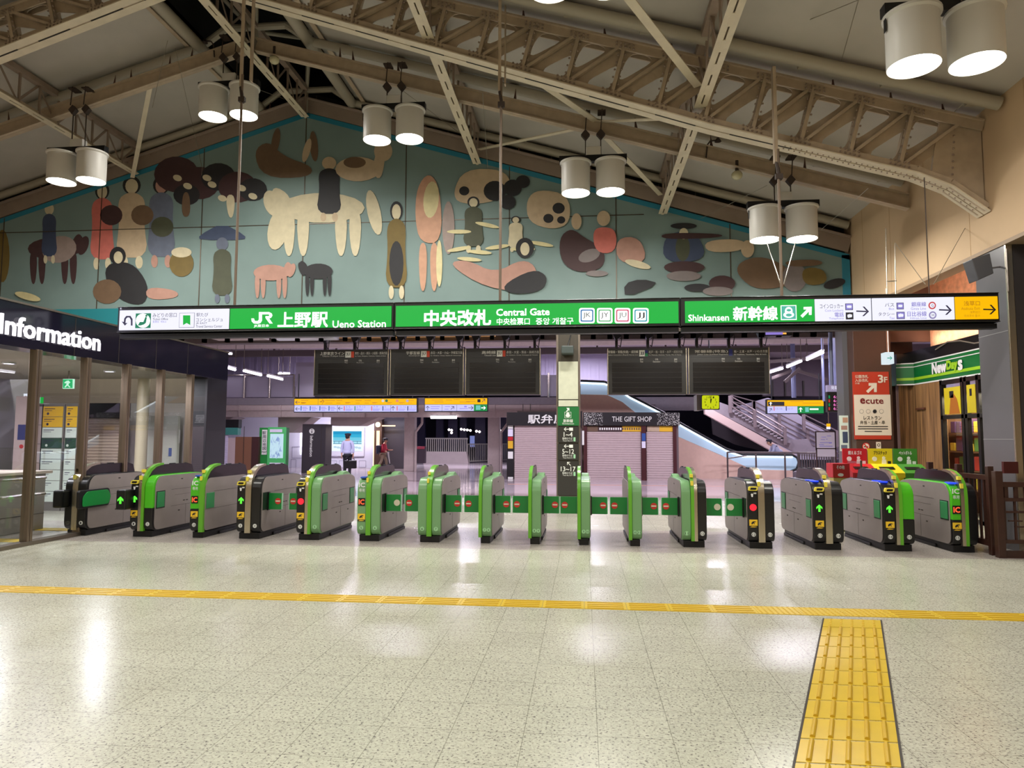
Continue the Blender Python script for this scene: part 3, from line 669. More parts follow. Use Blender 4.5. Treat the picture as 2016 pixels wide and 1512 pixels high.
# poles
pole_m = mat('pole_brown', (120,104,90), .5, metal=.3)
for x, yt, yk, lab in ((462,0,170,'left sign pole, crossing the left drum pair and the umbrella shape'), (984.5,8,178,'middle sign pole in front of the truss'), (1539.5,140,318,'right sign pole with two stay wires')):
    p = A(x, 600, Y=SY+.14); t = thing('sign_pole', lab, 'pole', (p.x,p.y,zf1), 'poles the long signs hang from')
    q = A(x, yk, Y=SY+.14).z; top = A(x, max(yt,0), Y=SY+.3).z+(.6 if yt == 0 else 0)
    MB().cyl((p.x,p.y,zf1-.01), (p.x,p.y,q+.2), .022, n=10).build('rod', pole_m, t, auto=True)
    MB().box((p.x-.05,p.y-.01,q), (p.x+.0,p.y+.01,top)).box((p.x-.05,p.y,q), (p.x-.035,p.y+.09,top)).box((p.x+.03,p.y+.18,q+.2), (p.x+.05,p.y+.27,top)).build('angle_bar', cream, t)
    MB().cyl((p.x-.02,p.y,q-.02), (p.x+.02,p.y,q-.3), .03, n=6).box((p.x-.05,p.y-.03,q-.28), (p.x+.06,p.y+.03,q-.2)).build('coupling', hook, t)
for a, b in (((1510,480),(1537,560)), ((1566,478),(1543,560))): wirep([A(*a,Y=13.0), A(*b,Y=SY+.16)], .008)['label'] = 'stay wire left of the right sign pole' if a[0] == 1510 else 'stay wire right of the right sign pole'
pa = A(1830,590,Y=SY+.14)
tg = thing('hanging_rod', 'thin rod with hook at the haunch of the truss holding the sign', 'rod', pa)
MB().cyl(pa, (pa.x,pa.y,A(1822,362,Y=11.2).z), .008, n=5).build('rod', hook, tg)
for a, b, l in (((1762,478),(1822,560),'thin wire on the beige wall left of the hanging rod'), ((1905,440),(1838,560),'thin wire on the beige wall right of the hanging rod')): wirep([A(*a,Y=12.2), A(*b,Y=SY+.2)], .006)['label'] = l
lad = thing('wire_ladder', 'small ladder of thin wires on the beige wall above the white sign part', 'wire', A(1755,580,Y=SY+.2))
MB().cyl(A(1744,450,Y=11.9), A(1747,582,Y=11.2), .007, n=5).cyl(A(1762,480,Y=11.9), A(1764,582,Y=11.2), .007, n=5).bar(A(1745,554,Y=11.2), A(1765,553,Y=11.2), .015, .015).build('wires', wire, lad)

# ------------------------------------------------------------------ ticket gates
soft = mat('soft_green', (108,152,104), .35); lime = mat('lime_green', (72,176,28), .3); limeb = mat('lime_band', (92,160,40), .3)
flapg = mat('flap_green', (16,120,52), .3); fdark = mat('flap_slot', (22,40,30), .4); flr = mat('retracted_flap', (46,128,76), .35)
red = mat('mark_red', (190,40,34), .5); pale = mat('mark_pale', (206,198,178), .5); fin_m = mat('fin_dark', (34,28,36), .18); fing = mat('fin_grey', (96,84,86), .3)
L_red = lit('red', (255,30,50), 1.6); L_arrow = lit('arrow', (90,255,60), 1.5); L_ic = lit('ic', (255,90,50), 1.5); L_blue = lit('reader', (40,80,255), 1.0)
yst = mat('sticker_yellow', (228,186,40), .5); badge = mat('badge_grey', (205,208,205), .5); yout = mat('yellow_outline', (222,204,70), .45)
GL_ = 1.72   # length
def rpoly(pl, r, n=5): return roundpoly(pl, r, n)
def lobe_profile(inset=0, low=.10, high=1.0):
    i = inset; return rpoly([(i,low+i), (GL_-i,low+i), (GL_-i,.93-i), (GL_-.35,high-i*.6), (.12,high-i*.6), (i,high-.12-i)], .13)
def clipz(pl, z, keep_up):
    out = []
    for i in range(len(pl)):
        a, b = pl[i-1], pl[i]; ia = (a[1] >= z) == keep_up; ib = (b[1] >= z) == keep_up
        if ia != ib: f = (z-a[1])/(b[1]-a[1]); out.append((a[0]+(b[0]-a[0])*f, z))
        if ib: out.append(b)
    return out
CM = dict(K=black, S=soft, L=lime, B=limeb, V=silver)
def gate(Xl, w, left, band, right, label, num, Y=10.85, flaps=(0,0), disp=None, ic=False, narrow=False, readers=False, hoodc=None, stubs=(1,1), pale_m=(0,0)):
    """left/right: lobe colour letters or None; band: list of letters; num: (left badge, right badge)"""
    t = thing('ticket_gate', label, 'ticket gate', (Xl+w/2,Y,0), 'row of ticket gates')
    y0 = Y
    def PY(pl): return [(y0+a, b) for a, b in pl]
    wb = .095 if len(band) == 2 else .075
    if narrow: wb = .05
    wl = (w-wb)/2 if (left and right) else (w-wb)
    xs = {}; x = Xl
    if left: xs['left'] = (x, x+wl); x += wl
    xb = (x, x+wb); x += wb
    if right: xs['right'] = (x, x+wl)
    base = MB().box((Xl+.025,y0+.06,0), (Xl+w-.025,y0+GL_-.08,.1)); 
    base.box((Xl+.005,y0+.55,0), (Xl+w-.005,y0+GL_-.1,.05)).build('plinth', blackm, t, bevel=.008)
    for side in xs:
        a, b = xs[side]; c = (left if side == 'left' else right); pr = lobe_profile()
        two = c == 'L'
        lb = MB()
        if two: lb.prism(PY(clipz(pr,.47,True)), 'X', a, b, lime).prism(PY(clipz(pr,.47,False)), 'X', a, b, black)
        else: lb.prism(PY(pr), 'X', a, b, CM[c])
        lo = lb.build('front_lobe' , None, t, bevel=.012); 
        # brushed steel cheek on the outer side
        o = -1 if side == 'left' else 1; xo = a if side == 'left' else b
        MB().prism(PY(rpoly([(.05,.112), (GL_-.01,.112), (GL_-.01,.92), (GL_-.355,.988), (.16,.988), (.05,.865)], .12)), 'X', xo+.002*o, xo+.008*o).build('side_panel', steel, t)
        d = MB()
        for z in (.74,.46): d.box((xo+.0085*o,y0+.5,z-.002), (xo+.0095*o,y0+GL_-.03,z+.002), dark)
        d.box((xo+.0085*o,y0+.95,.12), (xo+.0095*o,y0+.954,.46), dark).box((xo+.0085*o,y0+.6,.64), (xo+.0095*o,y0+1.2,.643), dark)
        for yy, zz in ((.78,.9), (1.3,.36), (.72,.36)): d.box((xo+.008*o,y0+yy,zz), (xo+.011*o,y0+yy+.05,zz+.018), dark)
        for yy in (.86,.95): d.box((xo+.008*o,y0+yy,.52), (xo+.011*o,y0+yy+.06,.535), dark)
        d.build('panel_seam', None, t)
        si = 0 if side == 'left' else 1
        # flap slots near both ends of the cheek
        for n_, (ya, yb) in enumerate(((.08,.32), (1.4,1.64))):
            MB().box((xo+.007*o,y0+ya,.455), (xo+.012*o,y0+yb,.74)).build('flap_slot', fdark, t)
            if not (n_ == 0 and flaps[si]):
                MB().box((xo+.009*o,y0+ya+.015,.47), (xo+.019*o,y0+yb-.02,.725)).build('retracted_flap', flr, t, bevel=.006)
        if flaps[si]:
            L = flaps[si]
            fo = MB().prism(rpoly([(xo+.01*o,.455), (xo+L*o,.455), (xo+L*o,.72), (xo+.01*o,.72)], .012), 'Y', y0+.26, y0+.29).build('flap_door', flapg, t)
            MB().box((xo+L*o,y0+.255,.455), (xo+(L+.008)*o,y0+.295,.72)).build('flap_edge', mat('flap_rim', (170,220,190), .4), fo)
            cxm = xo+(L-.065)*o
            if pale_m[si]: MB().prism(circ(cxm,.59,.05), 'Y', y0+.254, y0+.26).build('stop_mark', pale, fo)
            else: MB().prism(circ(cxm,.59,.05), 'Y', y0+.254, y0+.26, red).box((cxm-.038,y0+.251,.58), (cxm+.038,y0+.254,.602), pale).build('stop_mark', None, fo)
            MB().box((xo,y0+.24,.44), (xo+.03*o,y0+.31,.735)).build('flap_hinge', black, t)
    # fin (hood) and band
    fw_ = wb*.55; fx = (xb[0]+xb[1])/2
    finp = [(.10,.9), (.16,1.06), (.30,1.15), (.45,1.165), (1.28,1.165), (1.42,1.13), (1.47,1.02), (1.49,.93)]
    MB().prism(PY(finp), 'X', fx-fw_/2, fx+fw_/2).build('hood', fin_m if hoodc is None else hoodc, t, bevel=.008)
    MB().box((fx-.015,y0+.75,1.165), (fx+.015,y0+.9,1.178)).box((fx-.015,y0+1.2,1.165), (fx+.015,y0+1.24,1.175)).build('hood_sensor', blackm, t)
    # band: outline strip rising up the front and over the hood's nose
    arc = [(-.012,.1), (-.014,.8), (.0,.93), (.05,1.03), (.14,1.11), (.27,1.168), (.42,1.19), (.5,1.192)]
    inn = [(.5,1.16), (.42,1.155), (.29,1.13), (.18,1.07), (.1,.98), (.06,.88), (.05,.8), (.05,.1)]
    n = len(band); 
    for i, c in enumerate(band):
        a = xb[0]+(xb[1]-xb[0])*i/n; b = xb[0]+(xb[1]-xb[0])*(i+1)/n
        MB().prism(PY(arc+inn), 'X', a, b).build('front_band', CM[c] if not (narrow and c == 'L') else limeb, t, auto=True)
    MB().box((xb[0],y0-.017,.93), (xb[1]*.4+xb[0]*.6,y0+.02,1.0)).box((xb[0]-.001,y0+.04,1.05), (xb[1]*.45+xb[0]*.55,y0+.1,1.1)).build('yellow_label', yout, t) if left in ('K','S','L') and not narrow else None
    # front fittings
    if left and disp:
        a, b = xs['left']; cx = (a+b)/2; hw = (b-a)*.36
        if disp == 'red': MB().prism(circ(cx,.615,.05), 'Y', y0-.008, y0+.01).build('stop_lamp', L_red, t)
        elif disp == 'arrow':
            MB().prism([(cx-.014,.565), (cx+.014,.565), (cx+.014,.63), (cx+.042,.605), (cx+.042,.632), (cx,.67), (cx-.042,.632), (cx-.042,.605), (cx-.014,.63)], 'Y', y0-.008, y0+.01).build('go_arrow', L_arrow, t)
        elif disp == 'ic':
            MB().box((cx-.055,y0-.006,.56), (cx+.055,y0+.01,.68)).build('display', black, t)
            k = MB(); text(k, 'IC', (cx-.045,y0,0), (cx+.045,y0,0), .58, .66, (0,-1,0), L_ic, .03, .009); k.build('ic_lamp', None, t)
        k = MB()
        if ic:
            text(k, 'IC', (cx-.05,y0+.012,0), (cx+.05,y0+.012,0), .85, .925, (0,-1,0), white, .03, .016); text(k, '専用', (cx-.045,y0,0), (cx+.045,y0,0), .775, .83, (0,-1,0), white, 0, .006)
        else:
            k.prism(rpoly([(cx-.03,.82), (cx+.005,.82), (cx+.0,.77), (cx-.02,.77)], .008), 'Y', y0-.006, y0+.002, white); k.box((cx+.012,y0-.005,.815), (cx+.05,y0+.002,.835), white)
        k.build('marking', None, t)
        st = MB().box((cx-.06,y0-.006,.345), (cx+.06,y0+.002,.435), yst)
        st.prism([(cx-.03,.365), (cx-.01,.37), (cx+.0,.385), (cx+.012,.365), (cx+.02,.37), (cx+.008,.395), (cx+.035,.4), (cx+.03,.41), (cx-.0,.41), (cx-.02,.4), (cx-.03,.385)], 'Y', y0-.008, y0-.006, ink_k)
        st.box((cx-.06,y0-.006,.315), (cx+.06,y0+.002,.342), ink_k); st.prism([(cx-.05,.322), (cx-.02,.336), (cx+.05,.33), (cx+.02,.322)], 'Y', y0-.009, y0-.006, yst)
        st.build('sticker', None, t)
        if not ic: 
            MB().prism(rpoly([(cx-.07,.865), (cx+.06,.865), (cx+.075,.925), (cx-.055,.925)], .015), 'Y', y0-.03, y0+.02, yout).prism(rpoly([(cx-.045,.88), (cx+.04,.88), (cx+.05,.91), (cx-.035,.91)], .01), 'Y', y0-.034, y0-.03, black).build('ticket_slot', None, t)
        else: MB().box((cx-.05,y0+.06,.985), (cx+.05,y0+.22,1.012)).build('card_reader', L_blue if readers else mat('reader_off', (40,80,180), .3), t, bevel=.01)
        if readers and not ic:
            for yy in (.2,.42): MB().prism(circ(cx,y0+yy,.06,ry=.1), 'Z', .995, 1.012).build('card_reader', L_blue, t)
        if not ic and not readers:
            MB().prism(circ(cx,y0+.3,.05,ry=.08), 'Z', .995, 1.01, mat('reader_grey', (160,178,150), .4)).build('card_reader', None, t)
    if left and not right:
        MB().prism(PY(rpoly([(.03,.12), (GL_-.025,.12), (GL_-.03,.9), (GL_-.38,.965), (.12,.965), (.03,.86)], .07)), 'X', Xl+w-.004, Xl+w+.008).build('side_panel', steel, t)
        for ya, yb in ((.06,.3), (1.36,1.6)): MB().box((Xl+w+.007,y0+ya,.47), (Xl+w+.018,y0+yb,.725)).build('retracted_flap', flr, t, bevel=.006)
        d = MB()
        for z in (.74,.46): d.box((Xl+w+.008,y0+.3,z-.002), (Xl+w+.0095,y0+GL_-.03,z+.002), dark)
        d.build('panel_seam', None, t)
    # rear green/black top bumps
    for side in xs:
        a, b = xs[side]; c = left if side == 'left' else right
        if c == 'S' or narrow: MB().prism(PY([(1.0,.97), (1.15,1.03), (1.3,1.045), (1.45,1.0), (1.5,.95)]), 'X', a+.01, b-.01).build('printer_hump', CM[c], t, bevel=.01)
    k = MB()
    for side, s_ in zip(('left','right'), num):
        if s_ and side in xs:
            a, b = xs[side]; cx = (a+b)/2; cols = CM[left if side == 'left' else right]
            bg = badge if cols is not soft else mat('badge_pale_green', (150,200,150), .5)
            k.prism(circ(cx,.215,.034,n=8), 'Y', y0-.004, y0+.002, bg); text(k, s_, (cx-.012*len(s_),y0,0), (cx+.012*len(s_),y0,0), .198, .232, (0,-1,0), ink_k, 0, .006)
    if narrow and len(num) == 3:
        a, b = xs['right']; 
        for s_, f in ((num[0],.3), (num[2],.72)): cx = a+(b-a)*f; k.prism(circ(cx,.215,.03,n=8), 'Y', y0-.004, y0+.002, mat('badge_pale_green', (150,200,150), .5)); text(k, s_, (cx-.009*len(s_),y0,0), (cx+.009*len(s_),y0,0), .2, .23, (0,-1,0), ink_k, 0, .006)
    if k.v: k.build('lane_number', None, t)
    return t
def gx(x): return A(x, 1050, Y=10.85).x
def gate_px(x0, x1, *a, **k): 
    X0, X1 = gx(x0), gx(x1); return gate(X0, X1-X0, *a, **k)
gA = gate_px(124, 166, 'K', 'VV', 'K', 'leftmost ticket gate, steel flanks and a green side shield, beside the glass wall', ('','1'), disp=None)
gB = gate_px(254, 298, 'K', 'VB', 'L', 'second gate from the left with bright lime hood, lanes 1 and 2', ('1','2'), disp='arrow', hoodc=fin_m)
gC = gate_px(372, 399, 'L', 'B', None, 'slim lime and black card-only gate between lanes 2 and 3', ('23',''), disp='ic', ic=True)
gD = gate_px(464, 510, 'K', 'VV', 'K', 'black fronted gate with green arrow, between lanes 3 and 4', ('3','4'), disp='arrow', flaps=(0,.25))
gE = gate_px(582, 628, 'K', 'VB', 'S', 'gate with a red stop lamp and soft green right side, lanes 4 and 5', ('4','5'), disp='red', flaps=(.23,0))
gF = gate_px(702, 747, 'S', 'B', 'S', 'all green card-only gate between lanes 5 and 6', ('5','6'), disp='ic', ic=True, flaps=(0,.27), pale_m=(0,1))
gG = gate_px(822, 867, 'S', 'B', 'S', 'wide all green gate numbered 6 and 7', ('6','7'), flaps=(.27,.28), hoodc=fing)
gH = gate_px(942, 967, None, 'B', 'S', 'narrow green gate numbered 7 and 8', ('7','','8'), flaps=(0,.27), narrow=True, hoodc=fing)
gI = gate_px(1040, 1065, None, 'B', 'S', 'narrow green gate numbered 8 and 9, left of the black sign column', ('8','','9'), flaps=(0,.27), narrow=True, hoodc=fing)
gJ = gate_px(1137, 1162, None, 'B', 'S', 'narrow green gate numbered 9 and 10, right of the black sign column', ('9','','10'), flaps=(0,.27), narrow=True, hoodc=fing)
gK = gate_px(1238, 1264, None, 'B', 'S', 'narrow green gate numbered 10 and 11', ('10','','11'), flaps=(0,.27), narrow=True, hoodc=fing)
gL = gate_px(1343, 1392, 'S', 'BV', 'K', 'half green half black gate between lanes 11 and 12', ('11','12'), flaps=(.27,.27), pale_m=(0,1))
gM = gate_px(1474, 1526, 'K', 'VV', 'K', 'black gate with a red stop lamp, right of the half green one', ('12','13'), disp='red', flaps=(.27,0), pale_m=(1,0))
gN = gate_px(1603, 1662, 'K', 'VV', 'K', 'black gate with green arrow and steel band, lanes 13 and 14', ('13','14'), disp='arrow', readers=True)
gO = gate_px(1741, 1802, 'K', 'VB', 'L', 'gate with green arrow and a lime lobe on its right, lanes 14 and 15', ('14','15'), disp='arrow', readers=True)
gP = gate_px(1876, 1926, 'L', 'VB', 'K', 'rightmost lime card-only gate beside the brown fence', ('15',''), disp='ic', ic=True, readers=True)
def left_flaps(t, xl, L, y0=10.85):
    """flap on the left flank of a narrow gate"""
    fo = MB().prism(rpoly([(xl,.455), (xl-L,.455), (xl-L,.72), (xl,.72)], .012), 'Y', y0+.26, y0+.29).build('flap_door', flapg, t)
    MB().box((xl-L,y0+.255,.455), (xl-L-.008,y0+.295,.72)).build('flap_edge', mat('flap_rim', (170,220,190), .4), fo)
    c = xl-L+.065; MB().prism(circ(c,.59,.05), 'Y', y0+.254, y0+.26, red).box((c-.038,y0+.251,.58), (c+.038,y0+.254,.602), pale).build('stop_mark', None, fo)
for t, x in ((gH,942), (gI,1040), (gJ,1137), (gK,1238)): 
    left_flaps(t, gx(x)+.003, .27)
    MB().prism([(10.91,.12), (12.53,.12), (12.53,.9), (12.2,.965), (11.0,.965), (10.91,.86)], 'X', gx(x)-.004, gx(x)+.006).build('side_panel', steel, t)
# protruding sensor boxes of the first lane
for t, x0, x1, side in ((gA, 128, 170, 1), (gB, 243, 268, -1)):
    X0, X1 = gx(x0), gx(x1)
    if side == 1:
        MB().prism(rpoly([(10.62,.46), (11.35,.46), (11.4,.6), (11.35,.76), (10.62,.76)], .05), 'X', gx(166)+.0, gx(166)+.05).build('shield_frame', black, t, bevel=.01)
        MB().prism(rpoly([(10.7,.49), (11.33,.49), (11.38,.62), (11.3,.735), (10.8,.735), (10.7,.65)], .04), 'X', gx(166)+.05, gx(166)+.062).build('side_shield', mat('shield_green', (0,128,52), .35), t, bevel=.004)
        MB().box((gx(116),10.66,.47), (gx(136),10.85,.76)).build('display_box', black, t, bevel=.03)
    else:
        MB().box((X0,10.62,.46), (gx(262),10.84,.78)).build('display_box', black, t, bevel=.02)
        c = (X0+gx(262))/2; MB().prism([(c-.016,.56), (c+.016,.56), (c+.016,.63), (c+.048,.6), (c+.048,.63), (c,.675), (c-.048,.63), (c-.048,.6), (c-.016,.63)], 'Y', 10.612, 10.625).build('go_arrow', L_arrow, t)
# ------------------------------------------------------------------ glass walled information office on the left
IX = -8.35
navy = mat('fascia_navy', (26,24,40), .12, var=.0); paneld = mat('office_panel', (120,112,102), .5, var=.06)
t = thing('fascia', 'dark glossy fascia band carrying the word Information', 'fascia', (IX,11,3.0))
MB().box((IX-.4,5.5,2.96), (IX,15.6,3.62)).build('band', navy, t, bevel=.004)
k = MB()
for y in (10.6,11.7,12.8,13.9): k.box((IX-.001,y,2.97), (IX+.003,y+.012,3.6))
k.build('panel_joint', dark, t)
MB().box((IX-.41,5.5,3.61), (IX+.02,15.6,3.64)).build('top_rail', steel_d, t)
k = MB(); a = A(-6,640,X=IX); b = A(193,680,X=IX)
z0, z1 = A(193,692,X=IX).z, A(3,617,X=IX).z
for i in range(2): text(k, 'Information', (IX,a.y,0), (IX,b.y,0), z0, z1, (1,0,0), lit('letter', (255,250,255), 1.7), .02, .05-.02*i)
ko = k.build('lettering', None, t)
area('sign_glow', (IX+.09,(a.y+b.y)/2,(z0+z1)/2), b.y-a.y, .3, 5, (.75,.7,1), rot=(0,-math.pi/2,0))
t = thing('dark_pier', 'dark clad pier at the far end of the glass wall', 'pillar', (IX,14.7,0))
MB().box((IX-.5,14.75,0), (IX-.01,15.6,2.96)).build('cladding', mat('pier_navy', (24,23,32), .4), t, bevel=.005)
post_m = mat('bronze_post', (142,126,110), .3, metal=.8)
gl = bpy.data.materials.new('clear_glass'); gl.use_nodes = True; nt = gl.node_tree; nt.nodes.remove(nt.nodes['Principled BSDF'])
tr_ = nt.nodes.new('ShaderNodeBsdfTransparent'); tr_.inputs[0].default_value = (.93,.96,.95,1); gs = nt.nodes.new('ShaderNodeBsdfGlossy'); gs.inputs['Roughness'].default_value = .01
fr = nt.nodes.new('ShaderNodeFresnel'); ge = nt.nodes.new('ShaderNodeNewGeometry'); mr_ = nt.nodes.new('ShaderNodeMapRange'); mr_.inputs[3].default_value = 1.5; mr_.inputs[4].default_value = .6667; nt.links.new(ge.outputs['Backfacing'], mr_.inputs[0]); nt.links.new(mr_.outputs[0], fr.inputs[0]); mxs = nt.nodes.new('ShaderNodeMixShader'); nt.links.new(fr.outputs[0], mxs.inputs[0]); nt.links.new(tr_.outputs[0], mxs.inputs[1]); nt.links.new(gs.outputs[0], mxs.inputs[2]); nt.links.new(mxs.outputs[0], nt.nodes['Material Output'].inputs[0])
ys = [9.85,10.94,12.0,13.05,14.1]
for i, y in enumerate([8.8]+ys):
    t = thing('glass_wall_post', ('steel post of the glass wall, ' + ['cut by the left picture edge','behind the leftmost gate front','between the poster strips and the mirrored shutter','left of the round cream column','right of the round cream column','closest to the dark pier'][i]), 'post', (IX,y,0), 'posts of the glass wall')
    MB().box((IX-.1,y-.05,0), (IX+.03,y-.005,2.97)).box((IX-.1,y+.005,0), (IX+.03,y+.05,2.97)).box((IX-.09,y-.005,0), (IX,y+.005,2.97)).build('split_post', post_m, t, bevel=.004)
yy = [8.85]+ys+[14.75]
for i, (a, b) in enumerate(zip(yy, yy[1:])):
    o = MB().box((IX-.04,a+.05,.06), (IX-.03,b-.05,2.95)).build('window_%d' % (i+1), gl); struct(o)
t = thing('base_rail', 'low dark steel rail at the foot of the glass wall', 'rail', (IX,9,0))
MB().box((IX-.12,5.5,0), (IX+.05,14.35,.06)).build('rail', steel_d, t, bevel=.005)
# inside the office
struct(MB().box((-13.6,5.5,2.98), (IX-.1,15.2,3.05)).build('ceiling', mat('office_ceiling', (150,142,130), .7)))
struct(MB().box((-13.7,5.5,0), (-13.6,22,3.05)).build('wall_office', mat('office_wall', (150,146,150), .6)))
struct(MB().box((-13.6,15.9,2.45), (IX-.75,16,3.05)).build('trim_4', mat('office_bulkhead', (122,110,98), .5)))
for i, (x, y) in enumerate(((-10.6,9.6), (-10.4,11.6), (-11.6,10.8), (-9.6,13.2))):
    p = (x, y, 2.975); t = thing('downlight', ['office downlight nearest the left picture edge','office downlight left of the exit sign','office downlight deep inside the room','office downlight near the dark pier'][i], 'lamp', p)
    MB().cyl((x,y,2.955), (x,y,2.98), .085, n=16).build('lens', lit('downlight', (235,225,255), 6), t); MB().lathe([(.085,-.03), (.11,-.03), (.11,0)], (x,y,2.98), n=16).build('rim', white, t)
    area('office_light', (x,y,2.94), .15, .15, 70, (.95,.9,1), shape='DISK')
# running man exit sign
t = thing('exit_sign', 'green lit exit sign with a running figure hanging in the office', 'sign', A(133,750,Y=13.2))
Ye = 13.2; eg = lit('exit_green', (20,190,110), 1.0); ew = lit('exit_white', (210,255,230), 1.1); k = MB()
q0, q1 = A(123,765,Y=Ye), A(144,746,Y=Ye); MB().box((q0.x,Ye,q0.z), (q1.x,Ye+.05,q1.z)).build('lit_face', ew, t)
spx(k, [(124,747),(143,747),(143,764),(124,764)], eg, Ye, .002, .002); spx(k, [(131,750),(135,749),(139,753),(136,755),(135,758),(139,762),(137,763),(133,759),(129,763),(127,762),(131,757),(131,754),(128,755),(127,753)], ew, Ye, .002, .005); k.build('running_figure', None, t)
MB().cyl((q0.x*.5+q1.x*.5,Ye+.02,q1.z), (q0.x*.5+q1.x*.5,Ye+.02,2.98), .015, n=6).build('stem', steel_d, t)
t = thing('shutter', 'reflection of the closed kiosk shutter in the glass wall, built solid', 'shutter', (-11,16.2,0))  # the gift shop's reflection in the glass, modelled as solid slats
def shutter(x0, x1, y, z0, z1, m, root, pitch=.075):
    mb = MB(); z = z0
    while z < z1-.01: mb.prism([(y,z), (y-.018,z+.01), (y-.018,min(z+pitch-.02,z1)), (y,min(z+pitch,z1))], 'X', x0, x1); z += pitch
    mb.box((x0,y-.03,z0-.0), (x1,y,z0+.06)).build('slats', m, root)
shm = mat('shutter_cream', (190,170,158), .45, var=.04); shc = mat('shutter_pink', (188,170,168), .4, var=.04); shl = mat('shutter_lilac', (205,198,220), .4)
shutter(A(167,900,Y=16.2).x, A(246,900,Y=16.2).x, 16.2, 0, 2.1, shm, t)
t = thing('mirrored_header', 'reflection of the black kiosk header above the shutter, built solid', 'sign', (-11,16.1,2.1)); MB().box((A(160,850,Y=16.1).x,16.0,2.1), (A(250,850,Y=16.1).x,16.2,2.5)).build('board', black, t)  # header of the reflected gift shop, given solid form behind the glass
t = thing('column', 'round cream column inside the glass wall', 'column', A(275,940,Y=15.2)); MB().cyl((A(277,900,Y=15.2).x,15.2,0), (A(277,900,Y=15.2).x,15.2,2.98), .13, n=20).build('shaft', mat('column_cream', (212,200,170), .4), t, auto=True)
t = thing('service_door', 'pale flush door behind the round cream column, blue stickers on it', 'door', (-9.4,16.3,0)); MB().box((A(285,850,Y=16.3).x,16.25,0), (A(352,850,Y=16.3).x,16.35,2.15)).build('leaf', mat('door_pale', (186,188,184), .5), t)
k = MB(); rpx(k, (311,882,318,898), mat('sticker_blue', (40,80,150), .5), 16.25, .004, .006); rpx(k, (332,882,338,898), MATS['sticker_blue'], 16.25, .004, .006); k.build('sticker', None, t)
struct(MB().box((-13.6,16.5,0), (IX-.8,16.6,2.5)).build('wall_lobby', mat('lobby_wall', (146,140,140), .6)))
# strips of notice plates
npm = mat('notice_white', (210,222,212), .5); npy = mat('notice_yellow', (224,178,40), .5); npg = mat('notice_green', (30,70,50), .5); npk = mat('notice_pink', (196,176,172), .5)
for (x0, x1, seq, lab) in ((81,120,'YYWGWWWWW','tall column of yellow, green and white notice plates, left one'), (127,148,'YYWGWWWWW','tall column of yellow, green and white notice plates, right one'), (62,78,'PPPP','pinkish column of notice sheets beside the blue poster')):
    Yn = 14.4; a = A(x0,900,Y=Yn).x; b = A(x1,900,Y=Yn).x; t = thing('notice_board', lab, 'notice board', (a,Yn,0))
    MB().box((a-.03,Yn,0), (b+.03,Yn+.06,2.35)).build('back_panel', mat('board_grey', (112,108,104), .5), t)
    hs = .235 if len(seq) > 5 else .42; k = MB()
    for i, c in enumerate(seq):
        z1 = 2.3-i*hs; m_ = dict(Y=npy, W=npm, G=npg, P=npk)[c]
        h_ = hs-.012
        k.box((a,Yn-.012,z1-h_), (b,Yn,z1), m_)
        k.box((a+.03,Yn-.014,z1-.06), (a+(b-a)*.6,Yn-.012,z1-.045), ink); k.box((a+.03,Yn-.014,z1-.1), (a+(b-a)*.45,Yn-.012,z1-.09), ink)
        if c in 'YG': k.prism(circ(a+(b-a)*.25,z1-.16,.03,n=8), 'Y', Yn-.014, Yn-.012, ink if c == 'Y' else npm)
    k.build('notice_plate', None, t)
t = thing('poster', 'tall pale poster with a blue field and red mark near the left edge', 'poster', A(45,900,Y=14)); k = MB()
rpx(k, (28,780,58,925), npk, 14.0, .04); rpx(k, (35,836,51,866), mat('poster_blue', (40,52,110), .5), 14.0, .003, .003); spx(k, circ(42,879,4), red, 14.0, .003, .003); k.build('sheet', None, t)
t = thing('direction_sign', 'small lit white arrow sign deep in the office', 'sign', A(51,784,Y=15)); k = MB(); rpx(k, (46,775,57,793), L_white, 15, .04); arrow(k, 51, 784, 5, ink, 15, -90); k.build('lit_face', None, t)
t = thing('direction_sign', 'small lit sign with a green end beside the first glass post', 'sign', A(74,787,Y=15)); k = MB(); rpx(k, (65,782,79,794), L_white, 15, .04); rpx(k, (79,782,83,794), L_green, 15, .04); k.build('lit_face', None, t)
# counter
ctr = mat('counter_grey', (138,132,128), .4); 
t = thing('service_counter', 'grey service counter with pale worktop behind the glass', 'counter', (-10.3,10,0))
MB().box((-13.5,9.6,0), (-9.55,11.6,.98)).build('front', ctr, t, bevel=.01); MB().box((-13.5,9.5,.98), (-9.5,11.7,1.03)).build('worktop', mat('counter_top', (200,186,176), .3), t, bevel=.008)
MB().box((-9.55,9.6,.28), (-9.54,11.6,.285)).build('seam', dark, t)
t = thing('counter_screen', 'small white device standing on the service counter', 'device', (-9.85,10.2,1.03)); MB().box((-10.0,10.1,1.03), (-9.75,10.3,1.3)).build('case', white, t, bevel=.03)
MB().box((-9.9,10.3,1.03), (-9.86,10.6,1.5)).build('card_holder', mat('holder_pink', (200,176,176), .4), t, bevel=.01)
# handrails
rail_m = mat('rail_steel', (158,150,142), .2, metal=.9)
t = thing('handrail', 'double steel handrail running inside the foot of the glass wall', 'handrail', (IX-.35,9,0))
MB().tube([(IX-.3,6,.98), (IX-.3,10.5,.98)], .025, n=10).tube([(IX-.3,6,.72), (IX-.3,10.5,.72)], .025, n=10).build('rail', rail_m, t, auto=True)
for y in (7.6,9.4): MB().box((IX-.34,y-.03,0), (IX-.26,y+.03,1.0)).build('upright', post_m, t, bevel=.01)
